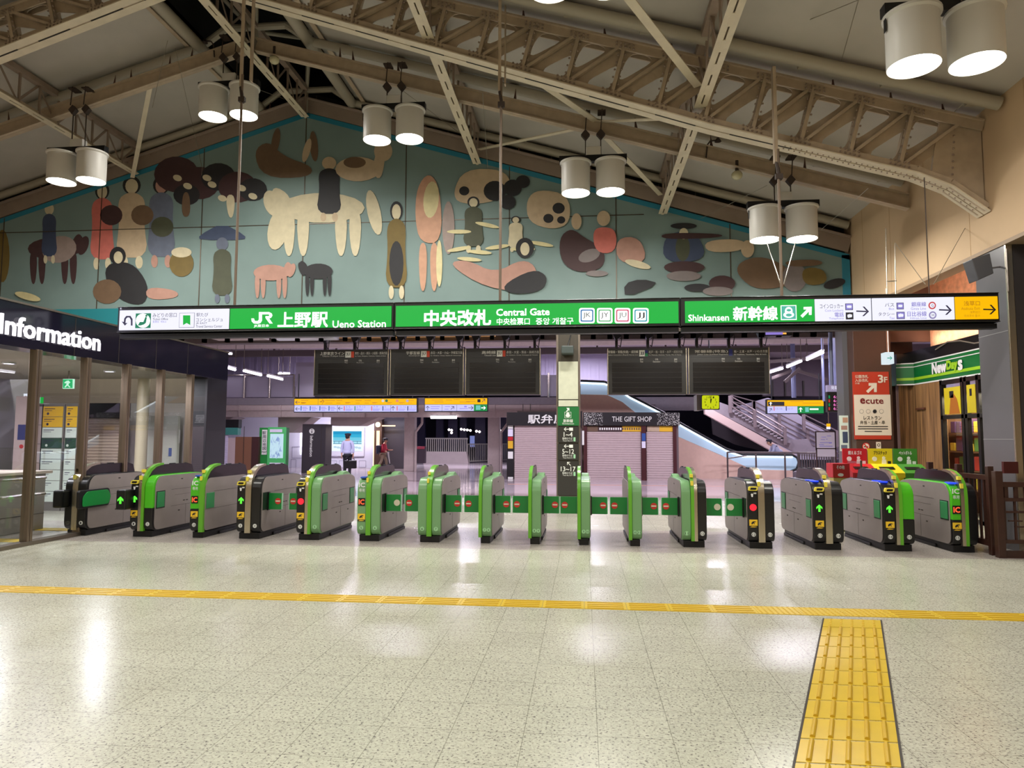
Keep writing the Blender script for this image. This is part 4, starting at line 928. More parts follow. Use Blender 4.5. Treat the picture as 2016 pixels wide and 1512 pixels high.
# yellow tactile lines inside the glass
for i, (y, l) in enumerate(((10.1,'nearer yellow guiding strip seen through the glass wall'), (11.4,'farther yellow guiding strip seen through the glass wall'))): tag(MB().box((-13,y,0), (IX-.15,y+.3,.006)).build('guide_strip', yel), l, 'tactile paving')

# ------------------------------------------------------------------ right side: column, shop, fence
colm = mat('column_grey', (96,94,98), .28, var=.05, scale=1.2); colb = mat('column_front', (52,48,48), .3)
t = thing('column', 'dark grey stone clad column at the right edge, the lit sign ends on it', 'column', (WX+.4,11.5,0))
MB().box((WX,11.05,0), (WX+.9,11.85,4.6), colm).build('cladding', None, t)
MB().box((WX-.004,11.02,0), (WX+.09,11.06,4.6)).build('corner_trim', silver, t, bevel=.004)
MB().box((WX+.1,11.03,0), (WX+.9,11.05,4.6)).build('front_panel', colb, t)
k = MB()
for z in (1.64,3.27): k.box((WX-.003,11.06,z), (WX,11.85,z+.012))
k.build('stone_joint', mat('joint_pale', (130,128,130), .5), t)
p = A(1922,530,Y=10.9); t = thing('wall_speaker', 'dark grey box speaker tilted on the grey column', 'speaker', p)
MB().prism([(p.x-.14,p.z+.12), (p.x+.12,p.z+.2), (p.x+.16,p.z-.1), (p.x-.06,p.z-.2)], 'Y', 10.75, 11.0).build('cabinet', mat('speaker_grey', (62,62,66), .5), t, bevel=.01)
MB().tube([(p.x+.1,10.9,p.z), (WX+.01,11.2,p.z+.1)], .015).tube([(WX-.02,10.98,4.5), (WX-.02,10.98,3.85)], .015).build('bracket', rail_m, t)
# pillar on the far right corner of the opening
t = thing('column', 'grey column with bright steel edge where the painted gable ends', 'column', (WX-.1,17,0))
MB().box((A(1647,760,Y=17.4).x,16.95,0), (A(1672,760,Y=16.95).x+.06,17.4,4.3)).build('cladding', colm, t); MB().box((A(1673,760,Y=16.9).x,16.85,0), (A(1679,760,Y=16.9).x,16.95,4.6)).build('corner_trim', silver, t)
t = thing('poster', 'narrow white poster with blue and brown photos on the far grey column', 'poster', A(1664,850,Y=16.93)); k = MB(); rpx(k, (1653,818,1671,888), npm, 16.93, .01)
for b, c in (((1659,822,1669,832),'peach'), ((1656,838,1668,846),'rose'), ((1659,850,1669,872),'navy'), ((1656,876,1668,884),'slate')): rpx(k, b, mc[c], 16.93, .003, .003)
k.build('sheet', None, t)
brownp = mat('pillar_brown', (74,52,44), .35, var=.05); signred = mat('sign_red', (176,52,32), .45); cream_s = mat('sign_cream', (212,200,184), .5)
Yb = 16.6; t = thing('pillar', 'brown clad pillar carrying a red and white shop directory', 'pillar', A(1710,900,Y=Yb))
MB().box((A(1680,700,Y=Yb).x,Yb,0), (A(1754,700,Y=Yb).x,Yb+.9,4.6)).build('cladding', brownp, t, bevel=.01)
MB().box((A(1746,700,Y=Yb).x,Yb-.03,3.35), (A(1750,700,Y=Yb).x,Yb,4.6)).build('conduit', mat('conduit_copper', (170,120,96), .4), t)
t = thing('directory_sign', 'red and cream board with arrow, 3F and ecute on the brown pillar', 'sign', A(1715,800,Y=Yb)); k = MB(); Y = Yb-.02
rpx(k, (1680,732,1752,865), signred, Y, .02); rpx(k, (1682,777,1754,857), cream_s, Y, .004, .004)
tpx(k, '公園改札', (1683,738,1709,744.5), cream_s, .01, Y=Y, lift=.008); tpx(k, '入谷改札', (1683,745.5,1709,752), cream_s, .01, Y=Y, lift=.008); tpx(k, '方面', (1683,753,1692,756.5), cream_s, Y=Y, lift=.008)
tpx(k, '3', (1728,738,1738.5,754), cream_s, .03, Y=Y, lift=.008); tpx(k, 'F', (1740,742,1747,753), cream_s, .03, Y=Y, lift=.008)
spx(k, [(1710,754),(1726,754),(1726,772),(1720.5,772),(1720.5,763.5),(1709,774),(1705,770),(1716,759.5),(1710,759.5)], cream_s, Y, .003, .006)
dred = mat('ecute_red', (110,24,30), .5); tpx(k, 'e', (1693,784,1703,795), dred, .05, Y=Y, lift=.008); tpx(k, 'cute', (1704,785,1739,795), dred, .03, Y=Y, lift=.008)
for x in (1692,1705,1718,1731): spx(k, circ(x+4,810,4.5,n=10), mat('pictogram_grey', (150,142,136), .5), Y, .002, .006); spx(k, circ(x+4,810,3.6,n=10), cream_s if x != 1718 else ink_k, Y, .002, .008)
tpx(k, 'レストラン', (1700,819,1735,826.5), ink_k, .01, Y=Y, lift=.008); tpx(k, '弁当・土産・卒', (1693,828,1742,835.5), ink_k, .01, Y=Y, lift=.008)
for y, x0, x1 in ((839,1689,1748), (843.5,1689,1748), (848.5,1702,1736)): rpx(k, (x0,y,x1,y+1.6), ink_k, Y, .002, .008)
k.build('board', None, t)
t = thing('prohibition_sticker', 'round red no smoking sticker low on the brown pillar', 'sticker', A(1705,879,Y=Yb)); k = MB(); spx(k, circ(1705,879,7.5), red, Y, .004, .0); spx(k, circ(1705,879,5.8), cream_s, Y, .003, .003); spx(k, [(1700,874),(1702,873),(1710,883),(1708,885)], red, Y, .002, .006); rpx(k, (1700.5,878.5,1709,880.5), ink_k, Y, .002, .005); k.build('disc', None, t)
t = thing('notice_sticker', 'small white notice with a swirl mark low on the brown pillar', 'sticker', A(1730,877,Y=Yb)); k = MB(); rpx(k, (1725,870,1734.5,885), cream_s, Y, .004, .0); spx(k, circ(1729.8,876,3), ink_k, Y, .002, .003); spx(k, circ(1729.8,876,1.8), cream_s, Y, .002, .005); k.build('sheet', None, t)
# hanging box sign
struct(MB().box((A(1750,700,Y=17.45).x,17.45,0), (A(1797,700,Y=17.45).x,17.6,6.1)).build('wall_brown', mat('wall_brown', (84,58,48), .6, var=.08)))
p = A(1752,705,Y=14.2); t = thing('exit_arrow_sign', 'small lit white box sign with a turquoise arrow hanging before the brown pillar', 'sign', p)
q0, q1 = A(1744,716,Y=14.2), A(1760,693,Y=14.2); MB().box((q0.x,14.2,q0.z), (q1.x,14.42,q1.z)).build('lit_box', lit('box_white', (225,240,245), .95), t, bevel=.008)
k = MB(); arrow(k, 1751.5, 705, 4.8, lit('turq', (0,170,140), .8), 14.2, 0); k.build('arrow_mark', None, t); MB().cyl((q1.x-.06,14.3,q1.z), (q1.x-.06,14.3,4.62), .008, n=5).build('rod', white, t)
# shop
SX = 7.6; grn = mat('shop_green', (10,104,48), .4); grnd = mat('shop_green_pale', (50,120,84), .35); lim2 = mat('shop_lime', (150,200,40), .4)
wood = bpy.data.materials.new('wood_boards'); wood.use_nodes = True; nt = wood.node_tree; b = nt.nodes['Principled BSDF']; tc = nt.nodes.new('ShaderNodeTexCoord'); mp = nt.nodes.new('ShaderNodeMapping'); mp.inputs['Scale'].default_value = (14,14,.5)
nz = nt.nodes.new('ShaderNodeTexNoise'); nz.inputs['Scale'].default_value = 1.6; nz.inputs['Detail'].default_value = 6; cr = nt.nodes.new('ShaderNodeValToRGB'); cr.color_ramp.elements[0].color = (*lin((84,58,36)),1); cr.color_ramp.elements[1].color = (*lin((170,128,84)),1); cr.color_ramp.elements[0].position = .3; cr.color_ramp.elements[1].position = .7
nt.links.new(tc.outputs['Object'], mp.inputs[0]); nt.links.new(mp.outputs[0], nz.inputs['Vector']); nt.links.new(nz.outputs['Fac'], cr.inputs[0]); nt.links.new(cr.outputs[0], b.inputs['Base Color']); b.inputs['Roughness'].default_value = .5
ya = A(1802,800,X=SX).y; yb_ = A(1855,850,X=SX).y
zb0, zb1 = A(1802,757,X=SX).z, A(1802,714,X=SX).z
t = thing('shop_sign', 'green fascia of the convenience shop reading NewDays', 'sign', (SX,14,zb0))
MB().box((SX-.0,11.9,zb0), (SX+.35,ya,zb1)).build('fascia', grn, t)
k = MB()
for z, h, m_ in ((zb1-.02,.025,white), (zb1-.1,.018,white), (zb0-.01,.03,white), (zb0+.1,.06,lim2)): k.box((SX-.008,11.9,z), (SX,ya,z+h), m_)
k.box((SX-.012,13.45,zb0), (SX-.002,13.5,zb1), white)
k.build('stripe', None, t)
k = MB(); NDz = A(1870,737,X=SX).z
def sxt(body, x0, x1, y0, y1, m, off): tpx(k, body, (x0,y0,x1,y1), m, off, X=SX, lift=.02)
sxt('New', 1836, 1865, 711, 735, white, .06); sxt('Day', 1865, 1887, 708, 732, lim2, .06); sxt('s', 1887.5, 1897, 708, 729, white, .06)
k.build('lettering', None, t)
Yc = ya; k = MB(); x0f = A(1767,760,Y=ya+.1).x
k.add([(x0f,ya+.15,zb0), (SX,ya,zb0), (SX,ya,zb1), (x0f,ya+.15,zb1), (x0f,ya+.5,zb0), (SX,ya+.5,zb0), (SX,ya+.5,zb1), (x0f,ya+.5,zb1)], [(0,1,2,3), (4,7,6,5), (0,4,5,1), (3,2,6,7), (0,3,7,4), (1,5,6,2)], grn)
for z, h, m_ in ((zb1-.02,.025,white), (zb1-.1,.018,white), (zb0-.01,.03,white), (zb0+.1,.06,lim2)): k.add([(x0f,ya+.142,z), (SX,ya-.008,z), (SX,ya-.008,z+h), (x0f,ya+.142,z+h)], [(0,1,2,3)], m_)
k.build('return_face', None, t)
struct(MB().box((SX,11.9,zb1), (SX+.5,ya+.5,zb1+.28)).box((x0f,ya+.1,zb1), (SX,ya+.5,zb1+.22)).build('trim_5', black))
struct(MB().box((SX,yb_,0), (SX+.12,ya+.3,zb0)).box((x0f+.06,ya+.2,0), (SX,ya+.35,zb0)).build('wall_shop', wood))
tag(MB().box((SX-.05,A(1823,805,X=SX).y,A(1800,806,X=SX).z-.02), (SX,ya-.1,A(1800,806,X=SX).z+.02)).build('wall_ledge', mat('ledge_brown', (88,50,34), .4)), 'small brown ledge on the wood boarded wall', 'shelf')
t = thing('shop_door', 'black framed glazed shop front with yellow posters', 'shop front', (SX,13.5,0))
y2 = 11.9; fr_ = MB(); 
zp0, zp1, = A(1878,815,X=SX).z, A(1878,762,X=SX).z
for y in (yb_, A(1896,850,X=SX).y, A(1903,850,X=SX).y, A(1927,850,X=SX).y, 12.6, y2): fr_.box((SX-.02,y-.09,0), (SX+.06,y,zb0))
for z in (0, zp0-.1, zb0-.1): fr_.box((SX-.02,y2,z), (SX+.06,yb_,z+.08))
fr_.build('frame', black, t); MB().box((SX+.02,y2,.05), (SX+.03,yb_,zb0-.05)).build('glazing', gl, t)
for a, b in ((1862,1894), (1907,1924)):
    k = MB(); ya1, yb1 = A(a,790,X=SX).y, A(b,790,X=SX).y; k.box((SX-.03,yb1,zp0), (SX-.022,ya1,zp1), mat('poster_yellow', (206,186,30), .5))
    if a == 1862: k.prism([(ya1-(ya1-yb1)*.3,zp0), (ya1-(ya1-yb1)*.95,zp0), (ya1-(ya1-yb1)*.8,zp0+.3), (ya1-(ya1-yb1)*.6,zp0+.42), (ya1-(ya1-yb1)*.42,zp0+.36)], 'X', SX-.034, SX-.03, mat('poster_brown', (170,100,30), .5))
    k.box((SX-.034,ya1-(ya1-yb1)*.6,zp1-.22), (SX-.03,ya1-(ya1-yb1)*.35,zp1-.08), ink_k); k.build('window_poster', None, t)
random.seed(3)
gcol = [mat('goods_'+n, c, .5) for n, c in dict(yellow=(220,190,60), white=(220,210,190), purple=(90,60,110), orange=(220,130,50), green=(90,140,70), red=(190,60,50)).items()]
shm2 = mat('shelf_brown', (110,74,52), .5); n_ = 0
t = thing('shop_shelf', 'lit shelf unit inside the convenience shop, seen through the door', 'shelf', (8.3,15,0))
MB().box((8.6,13.6,0), (8.65,16.8,2.4)).build('back', shm2, t)
for z in (.55,.95,1.35,1.75): MB().box((8.15,13.6,z), (8.6,16.8,z+.03)).build('shelf_board', shm2, t)
for z in (.58,.98,1.38,1.78):
    y = 13.7
    while y < 16.5:
        w = random.uniform(.14,.26); h = random.uniform(.16,.3); g = random.choice(gcol)
        o = MB().box((8.2,y,z), (8.42,y+w,z+h)).build('packaged_goods', g, bevel=.015)
        tag(o, 'packaged snack box on the lit shelves of the convenience shop', 'box', 'goods on the shop shelves'); y += w+.05; n_ += 1
struct(MB().box((SX+.1,11.9,2.6), (11,17,2.7)).box((10.9,11.9,0), (11,17,2.6)).box((SX+.1,16.9,0), (11,17,2.6)).build('wall_shop_inner', mat('shop_inner', (170,130,96), .6)))
area('shop_light', (8.0,14.6,2.55), .4, 3, 130, (1,.82,.6))
# orange glowing wall above the shop
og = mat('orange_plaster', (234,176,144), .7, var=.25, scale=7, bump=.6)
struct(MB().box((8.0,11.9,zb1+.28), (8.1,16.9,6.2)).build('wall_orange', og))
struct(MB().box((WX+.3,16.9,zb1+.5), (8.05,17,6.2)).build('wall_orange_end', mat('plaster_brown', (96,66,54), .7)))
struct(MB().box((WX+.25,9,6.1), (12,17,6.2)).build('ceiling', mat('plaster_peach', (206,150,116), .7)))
area('cove_light', (7.75,14.4,zb1+.4), .12, 4.6, 38, (1,.78,.58), rot=(0,math.radians(205),0))
area('cove_light', (7.4,13,5.9), 1.0, 5, 24, (1,.86,.7))
tag(MB().box((7.86,12.1,zb1+.28), (7.92,16.7,zb1+.32)).build('cove_strip', lit('cove', (255,160,100), 1.2)), 'glowing orange light strip at the foot of the orange wall', 'light strip')
cb = MB(); pts = [(SX-.02, 15.8-i*.5, zb1+.18+.1*math.sin(i*1.3)) for i in range(8)]; cb.tube(pts, .015, n=5); tag(cb.build('cable', mat('cable_grey', (120,112,104), .5)), 'loose grey cable draped along the black band over the green fascia', 'cable')
# brown fence
fb = mat('fence_brown', (58,34,28), .35, var=.1)
t = thing('fence', 'dark brown barred fence behind the rightmost gate', 'fence', (5.7,11.5,0)); FX = 5.8
for y in (10.72,11.55,12.45): MB().box((FX-.04,y-.04,0), (FX+.04,y+.04,1.26)).build('post', fb, t, bevel=.006)
k = MB().box((FX-.03,10.72,1.06), (FX+.03,12.45,1.13)).box((FX-.03,10.72,.12), (FX+.03,12.45,.2)); y = 10.85
while y < 12.4: k.box((FX-.012,y,.2), (FX+.012,y+.035,1.06)); y += .12
k.build('bar_panel', fb, t)
t = thing('fence', 'dark brown lattice fence panel at the right edge in front of the column', 'fence', (6.4,10.5,0)); Yf = 10.5
for x in (gx(1926)+.1, 6.95, 8.0): MB().box((x-.05,Yf-.05,0), (x+.05,Yf+.05,1.2)).build('post', fb, t, bevel=.006)
k = MB(); a0 = gx(1926)+.06
for z, h in ((0.0,.1), (.98,.07), (.78,.05), (.62,.03), (.2,.05)): k.box((a0,Yf-.03,z), (8,Yf+.03,z+h))
x = a0+.12
while x < 8: k.box((x,Yf-.015,.8), (x+.05,Yf+.015,1.0)); x += .13
x = a0+.1; i = 0
while x < 8:
    k.box((x,Yf-.015,.2), (x+.025,Yf+.015,.78)); 
    if i % 2: k.box((x,Yf-.012,.34+.08*(i % 3)), (x+.3,Yf+.012,.36+.08*(i % 3)))
    else: k.box((x+.06,Yf-.012,.5), (x+.24,Yf+.012,.52))
    x += .14; i += 1
k.build('lattice', fb, t)
tag(MB().box((6.1,10.9,1.15), (6.3,10.95,1.32)).build('notice_plate', mat('plate_maroon', (70,24,22), .4)), 'small maroon plate behind the lattice fence by the column', 'plate')
# bins
bin_r, bin_y, bin_g = mat('bin_red', (186,32,44), .4), mat('bin_yellow', (214,196,30), .4), mat('bin_green', (62,128,44), .4); binb = mat('bin_brown', (92,60,48), .5)
Yn = 14.2
for (x0, x1, b0, b1, m_, txt, lab, body) in ((1660,1708,1665,1720,bin_r,'燃えるゴミ','red topped litter bin, leftmost of the three joined ones',binb), (1710,1758,1720,1773,bin_y,'プラスチック','yellow litter bin in the middle of the three',bin_y), (1760,1807,1768,1815,bin_g,'ペットボトル','green topped bottle bin beside the brown fence',bin_g)):
    X0, X1 = A(x0,930,Y=Yn).x, A(x1,930,Y=Yn).x; zt, zm = A(1700,883,Y=Yn).z, A(1700,913,Y=Yn).z
    t = thing('litter_bin', lab, 'bin', ((X0+X1)/2,Yn,0), 'joined litter bins')
    MB().box((X0+.03,Yn-.42,0), (X1+.02,Yn+.03,zm-.22)).build('body', body, t, bevel=.01)
    MB().prism([(Yn-.46,zm-.24), (Yn+.03,zm-.24), (Yn+.03,zm), (Yn-.1,zm), (Yn-.46,zm-.15)], 'X', X0+.01, X1+.03, m_).build('lid', None, t, bevel=.008)
    xc = (X0+X1)/2; MB().bar((xc-.13,Yn-.29,zm-.068), (xc+.13,Yn-.29,zm-.068), .1, .01, up=(0,-.38,.92)).build('opening', black, t)
    MB().box((X0,Yn,zm-.02), (X1,Yn+.03,zt)).build('sign_board', m_, t)
    k = MB(); w_ = white if m_ is not bin_y else ink_k; text(k, txt, (X0+.1,Yn,0), (X1-.1,Yn,0), zt-.12, zt-.045, (0,-1,0), w_, .02, .008)
    k.prism(circ(X0+.12,zt-.2,.045,n=12), 'Y', Yn-.006, Yn, white); k.prism(circ(X1-.16,zt-.18,.03,n=12), 'Y', Yn-.006, Yn, white); k.prism([(X1-.2,zt-.32), (X1-.11,zt-.32), (X1-.12,zt-.21), (X1-.19,zt-.21)], 'Y', Yn-.006, Yn, white); k.box((X1-.09,Yn-.006,zt-.31), (X1-.03,Yn,zt-.24), w_)
    k.build('marking', None, t)
X0, X1 = A(1629,930,Y=13.4).x, A(1659,930,Y=13.4).x; t = thing('litter_bin', 'small separate bin with red head beside the joined bins', 'bin', (X0,13.4,0))
MB().box((X0,13.1,0), (X1,13.4,.95)).build('body', mat('bin_cream', (186,170,100), .5), t, bevel=.01); MB().box((X0-.01,13.08,.95), (X1+.01,13.42,1.2)).build('sign_board', bin_r, t)
k = MB(); text(k, 'その他', (X0+.05,13.08,0), (X1-.08,13.08,0), 1.1, 1.17, (0,-1,0), white, .02, .008); k.prism(circ(X0+.12,1.0,.05,n=12,ry=.03), 'Y', 13.074, 13.08, white); k.build('marking', None, t)
t = thing('glass_screen', 'slim upright glass screen between the small bin and the red one', 'screen', (X1+.08,12.9,0)); MB().box((X1+.05,12.7,0), (X1+.07,13.3,1.25)).build('pane', gl, t); MB().box((X1+.045,12.68,0), (X1+.075,12.7,1.27)).build('edge', steel_d, t)
# ------------------------------------------------------------------ black column with direction panels in the middle
CY = 16.95; cx0, cx1 = A(1097,800,Y=CY).x, A(1141,800,Y=CY).x
t = thing('sign_column', 'slim dark column with stacked track direction panels in the middle of the gates', 'column', ((cx0+cx1)/2,CY,0))
MB().box((cx0,CY,0), (cx1,CY+.5,4.4)).build('shaft', mat('column_taupe', (66,60,50), .4), t)
MB().box((cx0-.02,CY-.02,0), (cx0+.03,CY+.02,4.4)).box((cx1-.03,CY-.02,0), (cx1+.02,CY+.02,4.4)).build('edge_trim', steel_d, t)
pg = mat('panel_greenish', (196,198,176), .5, var=.06); pgr = mat('panel_green', (22,104,48), .45); pbk = mat('panel_black', (44,42,38), .45); wt = mat('panel_text', (232,234,226), .5)
k = MB(); rpx(k, (1098,712,1138,786), pg, CY, .03, .02); rpx(k, (1098,788,1138,800), pg, CY, .03, .02); k.build('pale_panel', None, t)
k = MB(); Y = CY-.025; rpx(k, (1098,801,1140,838), pgr, CY, .03, .025); k.build('green_panel', None, t)
k = MB(); 
for a, b in ((840,871), (874,905.5), (908,975)): rpx(k, (1098,a,1140,b), pbk, CY, .03, .025)
k.build('black_panel', None, t); k = MB()
spx(k, [(1115,803),(1121,803),(1121,809),(1119,807.5),(1116,811),(1114.5,809.5),(1117.5,806.2)], wt, Y, .003, .004)
sq(k, (1111.5,811,1124.5,823), wt, pgr, Y, .6); spx(k, circ(1118,815.5,3.4), wt, Y, .002, .009); spx(k, circ(1118,818.5,4.6,ry=3), wt, Y, .002, .0095)
tpx(k, '新幹線', (1109,825,1128,832), wt, .01, Y=Y); tpx(k, 'Shinkansen', (1107,832.5,1130,835.5), wt, Y=Y)
for y, s_, tr_s in ((845,'1~4','Track No.1-4'), (878.5,'5~12','Track No.5-12'), (913,'13~17','Track No.13-17')):
    if y < 900: arrow(k, 1115, y, 5, wt, Y, 180, w=.14); rpx(k, (1120.5,y-3,1128,y+3), wt, Y, .002, .005)
    else: arrow(k, 1120, y, 5, wt, Y, -135, w=.14)
    h = 1.0*len(s_); tpx(k, s_, (1118.5-2.9*len(s_),y+5.5,1118.5+2.9*len(s_),y+15), wt, .01, Y=Y)
    tpx(k, '番線のりば', (1107,y+16,1127,y+20.5), wt, Y=Y); tpx(k, tr_s, (1108,y+21.5,1127,y+24), wt, Y=Y); rpx(k, (1129,y+16,1133,y+24), mat('chip_green', (150,200,160), .5), Y, .002, .005)
k.build('lettering', None, t)
p = A(1117,690,Y=16.7); t = thing('camera_box', 'grey box camera fixed high on the sign column', 'camera', p)
MB().box((p.x-.14,16.55,p.z-.09), (p.x+.15,16.92,p.z+.1)).build('body', mat('box_grey', (60,70,68), .4), t, bevel=.02); MB().cyl((p.x,16.8,p.z+.1), (p.x+.08,16.9,p.z+.4), .015, n=6).build('arm', black, t)

# ------------------------------------------------------------------ departure boards
bd = mat('board_dark', (38,36,34), .35); bds = mat('board_slot', (28,26,27), .18); bdl = mat('board_line', (58,54,50), .4); bt = mat('board_text', (224,222,215), .5)
BY = 18.4
ju = mat('ju_red', (214,70,40), .5)
B = [(618.5,765,688,'上野東京ライン','Ueno-Tokyo Line','JU',ju,'東京・品川・横浜・小田原・熱海方面','for Tokyo, Shinagawa, Yokohama, Odawara & Atami','departure board headed Ueno-Tokyo Line, leftmost'),
     (768,913,687,'宇都宮線','Utsunomiya Line','JU',ju,'赤羽・大宮・小山・宇都宮方面','for Akabane, Omiya, Oyama & Utsunomiya','departure board headed Utsunomiya Line'),
     (916,1064,686,'高崎線','Takasaki Line','JU',ju,'赤羽・大宮・熊谷・高崎方面','for Akabane, Omiya, Kumagaya & Takasaki','departure board headed Takasaki Line, left of the sign column'),
     (1196,1352,685.5,'常磐線・常磐(快速)・成田線','Joban Line·Joban (Rapid)·Narita Line','JJ',mat('jj_blue', (20,30,110), .5),'松戸・柏・取手・水戸・成田方面','for Matsudo, Kashiwa, Toride, Mito & Narita','departure board headed Joban Line with JJ badge'),
     (1355,1515,684.5,'常磐線(特急)','Joban Line (Limited Express)','',MATS['jj_blue'],'柏・土浦・水戸・いわき方面','for Kashiwa, Tsuchiura, Mito & Iwaki','departure board headed Limited Express, rightmost')]
for x0, x1, yt, j1, e1, bdg, bc, j2, e2, lab in B:
    w = x1-x0; yb = yt+91; X0, X1 = A(x0,730,Y=BY).x, A(x1,730,Y=BY).x; t = thing('departure_board', lab, 'departure board', ((X0+X1)/2,BY,2.8), 'switched off departure boards')
    za, zb_ = A((x0+x1)/2,yb,Y=BY).z, A((x0+x1)/2,yt,Y=BY).z
    MB().box((X0,BY,za), (X1,BY+.3,zb_)).build('housing', bd, t, bevel=.006)
    MB().box((X0,BY-.02,za), (X0+.02,BY+.02,zb_)).box((X1-.02,BY-.02,za), (X1,BY+.02,zb_)).build('side_trim', silver, t)
    MB().box((X0+.02,BY-.006,zb_-.25), (X1-.02,BY,zb_-.24)).build('header_joint', black, t)
    k = MB(); h = (zb_-.38-za-.04)/6; 
    for i in range(6): k.box((X0+.12,BY-.008,za+.05+i*h), (X1-.13,BY,za+.05+(i+1)*h-.008), bds); k.box((X0+.12,BY-.012,za+.045+i*h), (X1-.13,BY,za+.05+i*h), bdl)
    k.build('flap_row', None, t)
    k = MB(); f = lambda u: x0+w*u; y = yt+4
    bx = f(.42) if bdg else f(.5)
    l0 = f(.08) if len(j1) > 6 else f(.22)
    if len(j1) > 10: l0 = f(.01); bx = f(.4)
    tpx(k, j1, (l0,y+.5,bx-2,y+7), bt, .01, Y=BY); tpx(k, e1, (l0+ (5 if len(j1) < 10 else 0),y+8,bx-2,y+11), bt, Y=BY)
    if bdg:
        rpx(k, (bx,y,bx+11,y+12), wt, BY, .004, .006); tpx(k, bdg, (bx+2,y+3,bx+9,y+9.5), ink_k, .01, Y=BY, lift=.012); rpx(k, (bx+11.5,y,bx+17,y+12), bc, BY, .004, .006)
        if bdg == 'JJ': rpx(k, (bx+11.5,y+6,bx+17,y+12), mat('jj_green', (20,130,80), .5), BY, .004, .008)
        r0 = bx+19
    else: rpx(k, (bx,y-1,bx+7,y+12), bc, BY, .004, .006); r0 = bx+10
    tpx(k, j2, (r0,y+.5,min(x1-3,r0+66),y+6), bt, Y=BY); tpx(k, e2, (r0,y+8,min(x1-5,r0+64),y+10.5), bt, Y=BY)
    for u, a, b in ((.43,'時刻','Time'), (.62,'行先','Destination'), (.86,'番線','Track')): 
        tpx(k, a, (f(u)-3,yt+20,f(u)+3,yt+24), bt, Y=BY); hw = 7 if len(b) > 6 else 3; tpx(k, b, (f(u)-hw,yt+25,f(u)+hw,yt+28), bt, Y=BY)
    k.build('lettering', None, t)
    hg = MB()
    for u in (.12,.52,.92):
        X = X0+(X1-X0)*u; hg.box((X-.035,BY+.1,zb_), (X+.035,BY+.2,4.85)); hg.prism([(X-.12,4.45), (X+.16,4.45), (X+.1,4.3), (X-.02,4.22)], 'Y', BY+.05, BY+.25)
        hg.tube([(X+.06,BY+.1,4.5), (X+.14,BY+.05,4.3), (X+.1,BY+.1,4.05), (X+.05,BY+.1,zb_+.1)], .012, n=5)
    hg.build('hanger', black, t)

# ------------------------------------------------------------------ concourse behind
lil = mat('lilac_wall', (176,168,186), .6, var=.04); conc = mat('concrete_pinkish', (172,158,156), .7, var=.08, scale=1.5); concd = mat('concrete_grey', (130,122,128), .7, var=.06); girder = mat('girder_paint', (196,180,176), .55, var=.06)
dgrey = mat('dark_grey_metal', (66,62,70), .4); wh_l = mat('white_panel', (226,224,240), .35); beam_d = mat('beam_dark', (96,84,84), .6)  # beam_d is a darker grey-brown than the girder paint
struct(MB().box((-21,17.6,6.1), (16,60,6.3)).build('ceiling', mat('concourse_ceiling', (150,140,142), .8)))
struct(MB().box((-21,17.1,0), (-20.8,60,6.2)).build('wall_left', lil)); struct(MB().box((15.8,17,0), (16,60,6.2)).build('wall_right', lil))
struct(MB().box((-21,59.8,0), (16,60,6.2)).build('wall_back', mat('far_dark', (40,38,60), .6)))
# corrugated upper back wall
k = MB().box((-20.8,37,4.4), (9.6,37.2,6.2)); x = -20
while x < 9.3: k.box((x,36.96,4.45), (x+.12,37,6.1)); x += .45
struct(k.build('wall_upper', mat('corrugated_lilac', (178,170,196), .5)))
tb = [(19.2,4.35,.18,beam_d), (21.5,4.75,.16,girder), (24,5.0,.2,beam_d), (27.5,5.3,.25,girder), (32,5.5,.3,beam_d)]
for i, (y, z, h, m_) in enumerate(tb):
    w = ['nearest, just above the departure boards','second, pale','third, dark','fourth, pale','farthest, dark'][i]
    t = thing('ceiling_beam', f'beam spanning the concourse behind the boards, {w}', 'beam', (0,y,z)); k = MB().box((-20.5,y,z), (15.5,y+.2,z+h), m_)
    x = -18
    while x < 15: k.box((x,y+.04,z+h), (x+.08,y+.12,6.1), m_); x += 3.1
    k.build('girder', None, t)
t = thing('cable_tray', 'orange yellow cable duct above the left departure boards', 'duct', (-4,18.9,4.5)); MB().box((A(665,660,Y=18.9).x,18.8,4.43), (A(975,660,Y=18.9).x,19.0,4.56)).box((-6,18.88,4.5), (-5.97,18.91,6.12)).box((-3,18.88,4.5), (-2.97,18.91,6.12)).build('duct', mat('duct_orange', (214,160,60), .5), t)
t = thing('duct_box', 'pale boxed duct hanging behind the sign, left side', 'duct', (-9,18,4.2)); MB().box((A(420,665,Y=18).x,17.8,4.3), (A(520,665,Y=18).x,18.3,4.6), conc).box((A(540,665,Y=18).x,17.8,4.28), (A(660,665,Y=18).x,18.3,4.5), wh_l).build('duct', None, t)
t = thing('cable_tray', 'steel cable tray with small fittings under the gable, right side', 'duct', (2,18,4.3)); k = MB().box((-.2,17.9,4.3), (6.2,18.0,4.38), steel_d)
for i in range(14): k.box((.2+i*.42,17.85,4.18), (.32+i*.42,17.95,4.32), hook if i % 3 else white)
for i in range(16): k.box((-11+i*.66,17.85,4.2), (-10.9+i*.66,17.95,4.36), hook)
k.box((-11,17.9,4.34), (-.2,18,4.4), steel_d)
for i in range(7): k.box((-10+i*2.6,17.93,4.35), (-9.97+i*2.6,17.96,6.12), steel_d); k.build('tray', None, t)
